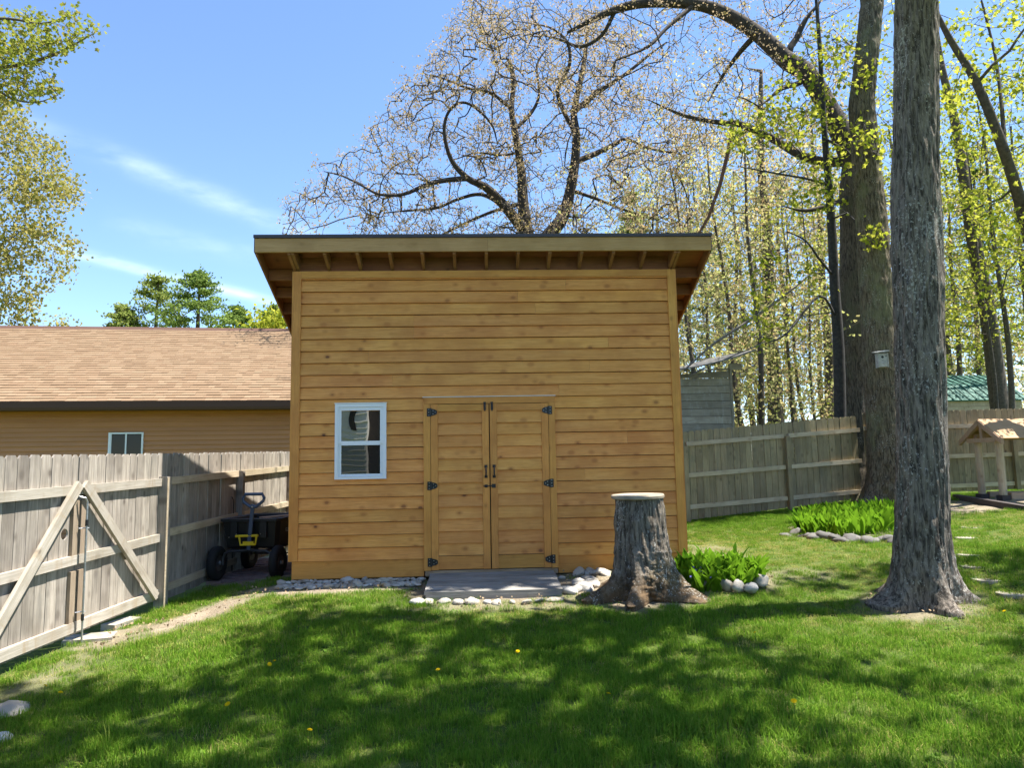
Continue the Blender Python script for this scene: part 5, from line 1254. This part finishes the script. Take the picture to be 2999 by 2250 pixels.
# ------------------------------------------------------------------ stump
def stump():
    x, y = STUMP; g = gz(x, y); r = np.random.default_rng(3)
    top = aty(1382, 1074, y)[2]
    L = [(x+.02, y, g-.12), (x+.0, y, g+.2), (x-.03, y, g+.55), (x-.04, y, top)]
    tm = trunk_mesh('trunk', L, [.30, .285, .262, .250], 200, 280, (.29, .27, 6, -1.2), .032, 20, 2.8, 7, (), .13)
    T = thing('tree_stump', 'tall mossy tree stump with flared roots beside the ramp', 'stump', (x, y, g))
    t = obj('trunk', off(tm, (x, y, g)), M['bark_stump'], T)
    k = 40; V = [(0, 0, .03)]; F = []
    prof = [(.94, -.022), (1., -.012), (1.005, .012), (.97, .024)]
    for i in range(k):
        a = 2*pi*i/k; rr = .288*(1+.02*sin(3*a)+.012*sin(7*a))
        for q, dz in prof: V.append((rr*q*cos(a), rr*q*sin(a), dz))
    n = 4
    for i in range(k):
        j = (i+1) % k; F.append((0, 1+i*n+3, 1+j*n+3))
        for q in range(3): F.append((1+i*n+q, 1+j*n+q, 1+j*n+q+1, 1+i*n+q+1))
    F.append(tuple(1+i*n for i in range(k))[::-1])
    q = NT('cut wood disc'); v = q.coord('Object'); sp = q.n('ShaderNodeVectorMath', operation='LENGTH'); q.l(v, sp.inputs[0])
    rings = q.noise(v, 4, 4); col = q.mix(q.smooth(rings, .4, .65), (.36, .30, .22), (.23, .185, .13)); md = q.done(q.bsdf(col, .85, rings, .3))
    obj('top_disc', make_mesh('top_disc', V, F), md, T, (-.045, 0, top-g+.005), (.015, -.01, 0))
stump()

# ------------------------------------------------------------------ stones
def stone_mesh(r):
    k, m = 12, 7; V = [(0, 0, -1)]; 
    ax = r.uniform(.8, 1.2, 3)
    for j in range(1, m):
        ph = pi*j/m
        for i in range(k): V.append((sin(ph)*cos(2*pi*i/k), sin(ph)*sin(2*pi*i/k), -cos(ph)))
    V.append((0, 0, 1)); V = np.array(V); d = .52+.95*fbm(V*1.55+r.uniform(0, 50, 3), 3); V = V*d[:, None]*ax
    F = [(0, 1+(i+1) % k, 1+i) for i in range(k)]
    for j in range(m-2):
        for i in range(k): F.append((1+j*k+i, 1+j*k+(i+1) % k, 1+(j+1)*k+(i+1) % k, 1+(j+1)*k+i))
    o = 1+(m-2)*k; F += [(o+i, o+(i+1) % k, len(V)-1) for i in range(k)]
    return make_mesh('stone', V, F, True)
def stones():
    r = np.random.default_rng(13); sh = [stone_mesh(r) for _ in range(9)]; shd = [s.copy() for s in sh]
    def put(x, y, s, label, group, z=None, m='stone', flat=.62, el=1.3):
        zz = gz(x, y) if z is None else z
        flat = flat*r.uniform(.75, 1.15); el = el*r.uniform(.85, 1.25)
        o = obj('stone', (shd if m == 'stone_dk' else sh)[r.integers(9)], M[m], None, (x, y, zz+s*flat*.32), (r.normal(0, .2), r.normal(0, .2), r.uniform(0, 6.3)), (s*el, s, s*flat)); return tag(o, label, 'stone', group)
    placed = []
    tries = 0
    while len(placed) < 150 and tries < 6000:            # along the foot of the shed, left of the ramp
        tries += 1
        x = r.uniform(-2.52, -.82); y = -.045-abs(r.normal(0, .13)); s = r.uniform(.02, .05) if r.random() < .88 else r.uniform(.05, .078)
        if y < -.40 or any((x-a)**2+(y-b)**2 < (.85*(s+c))**2 for a, b, c in placed): continue
        placed.append((x, y, s)); put(x, y, s, 'pale river stone in the row along the shed foot', 'river stones along the shed foot', -.262+.02*(y > -.15))
    for i in range(11):                                    # before the ramp
        x = -.80+i*.145+r.normal(0, .02); put(x, -1.17+r.normal(0, .025)-.01*i, r.uniform(.035, .078), 'pale rounded stone edging the front of the ramp', 'stones before the ramp')
    for i in range(26):                                    # between ramp and stump
        x = r.uniform(.84, 1.40); y = r.uniform(-.95, -.07)
        if x > 1.2 and y < -.5: continue
        put(x, y, r.uniform(.04, .095), 'pale stone in the pile between ramp and stump', 'stones between ramp and stump')
    lab = ['largest speckled white edging stone, nearest the stump', 'grey white edging stone second from the stump', 'pale edging stone in the middle of the front bed row', 'white tilted edging stone at the bed corner', 'tan white edging stone behind the bed corner']
    for (px, py, s), lb in zip(((1536, 1272, .115), (1566, 1278, .10), (1591, 1281, .095), (1618, 1283, .095), (1640, 1268, .12)), lab):
        P = ground_at(px, py); put(P[0], P[1]-.07, s*.72, lb, None, P[2]+.055, 'stone', .85, 1.15)
    n = 15
    for i in range(n):
        px = 1700+i*17+r.normal(0, 3); py = 1158+14*sin(i/(n-1)*pi*.6)+r.normal(0, 1.5)
        P = ground_at(px, py); put(P[0], P[1], r.uniform(.06, .115), 'grey mossy stone edging the large leafy bed', 'stones edging the large bed', None, 'stone_dk', .75)
    for (px, py, s, lb) in ((22, 1540, .13, 'large flat pale rock at the left edge of the lawn'), (-8, 1600, .12, 'second pale rock cut off at the lower left edge')):
        P = ground_at(px, py); put(P[0], P[1], s*.85, lb, None, P[2]-.015, 'stone', .42, 1.3)
    # stepping stones
    for i, (px, py, w_, lb) in enumerate(((2098, 1140, .34, 'farthest flat stepping stone right of the front trunk'), (2088, 1163, .30, 'second farthest stepping stone beside the trunk'), (2092, 1200, .26, 'small stepping stone half hidden by grass'), (2100, 1224, .32, 'middle stepping stone right of the flared root'), (2135, 1253, .36, 'near stepping stone right of the trunk base'), (2200, 1284, .38, 'nearest stepping stone at the right photo edge'))):
        P = ground_at(px, py); k = 9; a0 = r.uniform(0, 6); poly = [(w_*.5*r.uniform(.85, 1.1)*cos(a0+2*pi*j/k), w_*.42*r.uniform(.85, 1.1)*sin(a0+2*pi*j/k), 0) for j in range(k)]
        tag(obj('stepping_stone', MB().prism(poly, (0, 0, 0), (0, 0, .07)), M['slab'], None, (P[0], P[1], P[2]-.062)), lb, 'stepping stone')
stones()

# ------------------------------------------------------------------ leafy beds
def lily_leaf(r, L, wd, bend):
    n = 5; V = []; F = []
    for i in range(n+1):
        t = i/n; wv = wd*sin(pi*min(1, t*.92+.06))**.75*(1 if t < 1 else .05)*.5
        x = L*(.25*t+bend*t*t); z = L*(t*(1-.35*bend*t)); 
        V += [(x, -wv, z+.18*wv*2), (x-.25*wv, 0, z), (x, wv, z+.18*wv*2)]
    for i in range(n): a = i*3; F += [(a, a+1, a+4, a+3), (a+1, a+2, a+5, a+4)]
    return make_mesh('leaf', V, F, True)
def bed(name, label, B, n, L, r, clear=None, inst=300):
    T = thing(name, label, 'plants', (B[0], B[1], gz(B[0], B[1])))
    meshes = [lily_leaf(r, L*r.uniform(.8, 1.15), L*.21*r.uniform(.75, 1.2), r.uniform(.05, .5)) for _ in range(7)]
    pos = []
    while len(pos) < n:
        a, q = r.uniform(0, 2*pi), sqrt(r.random()); lx, ly = B[2]*q*cos(a), B[3]*q*sin(a); c, s = cos(B[4]), sin(B[4])
        x, y = B[0]+c*lx-s*ly, B[1]+s*lx+c*ly
        if clear and clear(x, y): continue
        pos.append((x, y))
    Z = gz_arr(pos); pos = sorted(zip([p[0] for p in pos], [p[1] for p in pos], Z), key=lambda p: p[1])
    VV = []; FF = []; b = 0
    for i, (x, y, z) in enumerate(pos):
        me = meshes[r.integers(7)]; rz = r.uniform(0, 2*pi); sc_ = r.uniform(.75, 1.15); tl = r.normal(0, .14)
        h = .05
        if i < inst: obj('leaf', me, M['lily'], T, (x-B[0], y-B[1], z-gz(B[0], B[1])+h-.03), (tl, r.normal(0, .14), rz), (sc_,)*3)
        else:
            Vb = np.array([v.co[:] for v in me.vertices])*sc_; c, s = cos(rz), sin(rz); Vb = np.c_[c*Vb[:, 0]-s*Vb[:, 1], s*Vb[:, 0]+c*Vb[:, 1], Vb[:, 2]]+np.array((x-B[0], y-B[1], z-gz(B[0], B[1])+h-.03))
            VV.append(Vb); FF.append(np.array([list(p.vertices) for p in me.polygons])+b); b += len(Vb)
    if VV: o = obj('leaves', make_mesh('leaves', np.concatenate(VV), np.concatenate(FF), True), M['lily'], T); o['kind'] = 'stuff'
    return T
r_ = np.random.default_rng(17)
B1 = bed('lily_bed', 'small bed of broad green lily leaves beside the stump', BED1, 520, .285, r_, lambda x, y: (x-STUMP[0])**2+(y-STUMP[1])**2 < .42**2)
bed('lily_bed', 'large bed of bright lily leaves below the birdhouse tree', BED2, 1500, .30, r_, lambda x, y: (x-BT[0])**2+(y-BT[1])**2 < .6**2)
def violets():
    r = np.random.default_rng(19); VV = []; FF = []; b = 0
    for i in range(14):
        x, y = r.uniform(2.05, 2.5), r.uniform(-1.5, -1.15); z = gz(x, y)+r.uniform(.14, .24)
        T = thing('violet', 'tiny blue violet flower among the lily leaves by the stump', 'flower', (x, y, z), r.uniform(0, 6), 'violets by the stump')
        obj('stem', MB().tube([(0, 0, -.2), (0, 0, 0)], .002, 4), M['weed'], T)
        obj('petals', MB().add([(0, 0, 0)]+[(.016*cos(a)*(1 if j % 2 else .45), .016*sin(a)*(1 if j % 2 else .45), .006) for j, a in enumerate(np.linspace(0, 2*pi, 11)[:-1])], [(0, 1+j, 1+(j+1) % 10) for j in range(10)]), M['violet'], T, (0, 0, 0), (-.9, 0, 0))
violets()
def dandelions():
    r = np.random.default_rng(23)
    spots = [(583, 1453, 'dandelion left of the pair in the shaded lawn'), (592, 1447, 'taller dandelion right of the pair in the shaded lawn'), (947, 1466, 'small dandelion in mid lawn before the ramp'), (1120, 1428, 'dandelion below the ramp in shaded grass'), (1315, 1528, 'round yellow dandelion below the stump'), (670, 1608, 'dandelion nearest the bottom edge, left of centre'), (96, 1503, 'dandelion by the flat rock at left'), (130, 1518, 'dandelion half hidden right of the flat rock'), (492, 1549, 'tiny dandelion in the lower left lawn'), (1632, 1385, 'dandelion below the leafy bed'), (1718, 1545, 'dandelion lying in the sunny lower right lawn'), (2172, 1337, 'dandelion right of the front trunk roots')]
    for px, py, lb in spots:
        P = ground_at(px, py+8); s = r.uniform(.8, 1.1)
        T = thing('dandelion', lb, 'flower', P, r.uniform(0, 6)); h = .085+.02*r.random()
        obj('stem', MB().tube([(0, 0, 0), (.004, 0, h)], .0025, 5), M['weed'], T)
        mb = MB()
        for ring, (n, L, zz) in enumerate(((20, .024, .004), (16, .018, .009), (10, .011, .013))):
            for j in range(n):
                a = 2*pi*j/n+ring*.2; c, s2 = cos(a), sin(a); mb.add([(0, 0, zz*.3), (L*c-.003*s2, L*s2+.003*c, zz), (L*c+.003*s2, L*s2-.003*c, zz)], [(0, 1, 2)])
        obj('petals', mb, M['petal'], T, (.004, 0, h), (r.normal(-.4, .2), r.normal(0, .2), 0), (s*.72,)*3)
dandelions()

# ------------------------------------------------------------------ lawn
def clump(name, n, rad, lo, hi, wd, r, m, lean=.5):
    V = []; F = []; b = 0
    for i in range(n):
        a, q = r.uniform(0, 2*pi), rad*sqrt(r.random()); x, y = q*cos(a), q*sin(a); L = r.uniform(lo, hi); az = r.uniform(0, 2*pi); ln = abs(r.normal(0, lean)); w_ = wd*r.uniform(.7, 1.3)
        dx, dy = cos(az), sin(az); px, py = -dy, dx
        ks = [(0, 0, 1.), (.5, .30, .85), (1., 1., .0)]
        pts = [(x+dx*L*ln*k1, y+dy*L*ln*k1, L*k0*(1-.25*ln*k1)) for k0, k1, _ in ks]
        for (p, (_, _, ww)) in zip(pts[:2], ks[:2]): V += [(p[0]-px*w_*ww/2, p[1]-py*w_*ww/2, p[2]), (p[0]+px*w_*ww/2, p[1]+py*w_*ww/2, p[2])]
        V.append(pts[2]); F += [(b, b+1, b+3, b+2), (b+2, b+3, b+4)]; b += 5
    me = make_mesh(name, V, F); me.materials.append(m); return bpy.data.objects.new(name, me)
def scatter(name, label, P, rot, scl, var, sources):
    me = bpy.data.meshes.new(name); me.vertices.add(len(P)); me.vertices.foreach_set('co', np.asarray(P, np.float32).ravel())
    for nm, ty, v in (('rotz', 'FLOAT', rot), ('size', 'FLOAT', scl), ('variant', 'INT', var)):
        a = me.attributes.new(nm, ty, 'POINT'); a.data.foreach_set('value', np.asarray(v, np.int32 if ty == 'INT' else np.float32))
    o = obj(name, me); tag(o, label, 'grass', kind='stuff')
    g = bpy.data.node_groups.new(name, 'GeometryNodeTree'); g.interface.new_socket('Geometry', in_out='INPUT', socket_type='NodeSocketGeometry'); g.interface.new_socket('Geometry', in_out='OUTPUT', socket_type='NodeSocketGeometry')
    N = g.nodes.new; gi = N('NodeGroupInput'); go = N('NodeGroupOutput'); j = N('GeometryNodeJoinGeometry')
    def attr(nm, ty): a = N('GeometryNodeInputNamedAttribute'); a.data_type = ty; a.inputs['Name'].default_value = nm; return a.outputs[0]
    rz = attr('rotz', 'FLOAT'); sz = attr('size', 'FLOAT'); vr = attr('variant', 'INT')
    cx = N('ShaderNodeCombineXYZ'); g.links.new(rz, cx.inputs[2])
    mp = N('GeometryNodeMeshToPoints'); g.links.new(gi.outputs[0], mp.inputs[0])
    for i, s in enumerate(sources):
        oi = N('GeometryNodeObjectInfo'); oi.inputs['Object'].default_value = s
        c = N('FunctionNodeCompare'); c.data_type = 'INT'; c.operation = 'EQUAL'; g.links.new(vr, c.inputs[2]); c.inputs[3].default_value = i
        ip = N('GeometryNodeInstanceOnPoints'); g.links.new(mp.outputs[0], ip.inputs['Points']); g.links.new(c.outputs[0], ip.inputs['Selection']); g.links.new(oi.outputs['Geometry'], ip.inputs['Instance'])
        g.links.new(cx.outputs[0], ip.inputs['Rotation']); g.links.new(sz, ip.inputs['Scale']); g.links.new(ip.outputs[0], j.inputs[0])
    g.links.new(j.outputs[0], go.inputs[0])
    md = o.modifiers.new('scatter', 'NODES'); md.node_group = g
    return o
def lawn():
    r = np.random.default_rng(29)
    src = [clump('grass_tuft', 58, .085, .028, .070, .0035, r, M['grass'], .55), clump('grass_tuft', 58, .085, .035, .080, .0032, r, M['grass'], .4), clump('grass_tuft', 40, .09, .02, .05, .0045, r, M['grass'], .8),
           clump('grass_tuft', 34, .09, .015, .05, .0035, r, M['drygrass'], .9), clump('grass_tuft', 30, .06, .06, .13, .0045, r, M['grass'], .5), clump('clover_tuft', 16, .08, .015, .04, .018, r, M['weed'], 1.1)]
    XY = []
    def strip(x0, x1, y0, y1, d): n = int((x1-x0)*(y1-y0)*d); XY.append(np.c_[r.uniform(x0, x1, n), r.uniform(y0, y1, n)])
    strip(-4.2, 5.5, -6.6, -3.4, 230); strip(-4.0, 8.5, -3.4, -.2, 190); strip(2.45, 11.5, -.2, 6.3, 120); strip(5.5, 9, -6.6, -3.4, 60); strip(-5, 6, -8.5, -6.6, 50); strip(-3.8, -2.5, -.2, 1.2, 90); strip(2.5, 13, 6.5, 12, 18)
    XY = np.concatenate(XY); b = bare_arr(XY); dr = dry_arr(XY)
    keep = r.random(len(XY)) > b*1.02
    keep &= ~((np.abs(XY[:, 0]) < 2.5) & (XY[:, 1] > -.05))
    keep &= ~(np.hypot(XY[:, 0]-TREE[0], XY[:, 1]-TREE[1]) < .36) & ~(np.hypot(XY[:, 0]-STUMP[0], XY[:, 1]-STUMP[1]) < .40)
    fl = XY[:, 0] < -3.80+.105*(XY[:, 1]+.38)+.02
    keep &= ~fl
    XY, b, dr = XY[keep], b[keep], dr[keep]
    z = gz_arr(XY)+(fbm(np.c_[XY*3.1, np.zeros(len(XY))], 3)-.5)*.045+np.exp(-ell(XY, *BED1[:2], .6, .42, .1)*1.4)*.07+np.exp(-ell(XY, *BED2[:2], 1.6, .85, .95)*1.2)*.10
    pt = fbm(np.c_[XY*1.3, np.full(len(XY), 8.)], 3); var = r.integers(0, 3, len(XY)); var = np.where(r.random(len(XY)) < dr*.85+.06, 3, var)
    u = r.random(len(XY)); var = np.where((u < .015) & (dr < .4), 4, var); var = np.where((u > .90) & (pt > .54), 5, var)
    tall = 1.05+.7*(pt-.5); scl = tall*r.uniform(.75, 1.25, len(XY))*(1-.35*b)*(1-.3*dr)
    scatter('lawn_grass', 'green lawn grass covering the yard', np.c_[XY, z-.004], r.uniform(0, 6.28, len(XY)), scl, var, src)
lawn()
def litter():                          # twigs and dead leaves on the bare soil
    r = np.random.default_rng(37); XY = np.c_[r.uniform(-3.8, 6, 5000), r.uniform(-2.4, .3, 5000)]; XY = XY[bare_arr(XY) > .45][:900]
    XY = XY[~((np.abs(XY[:, 0]) < 2.5) & (XY[:, 1] > -.04)) & ~((np.abs(XY[:, 0]-.02) < .8) & (XY[:, 1] > -1.08))]
    P = np.c_[XY, gz_arr(XY)+.03]
    tag(obj('leaf_litter', leaves_mesh('leaf_litter', P, .028, r), plain('dead leaf', (.30, .21, .12), .9, var=.2)), 'dead leaf crumbs on the bare soil', 'litter', kind='stuff')
litter()
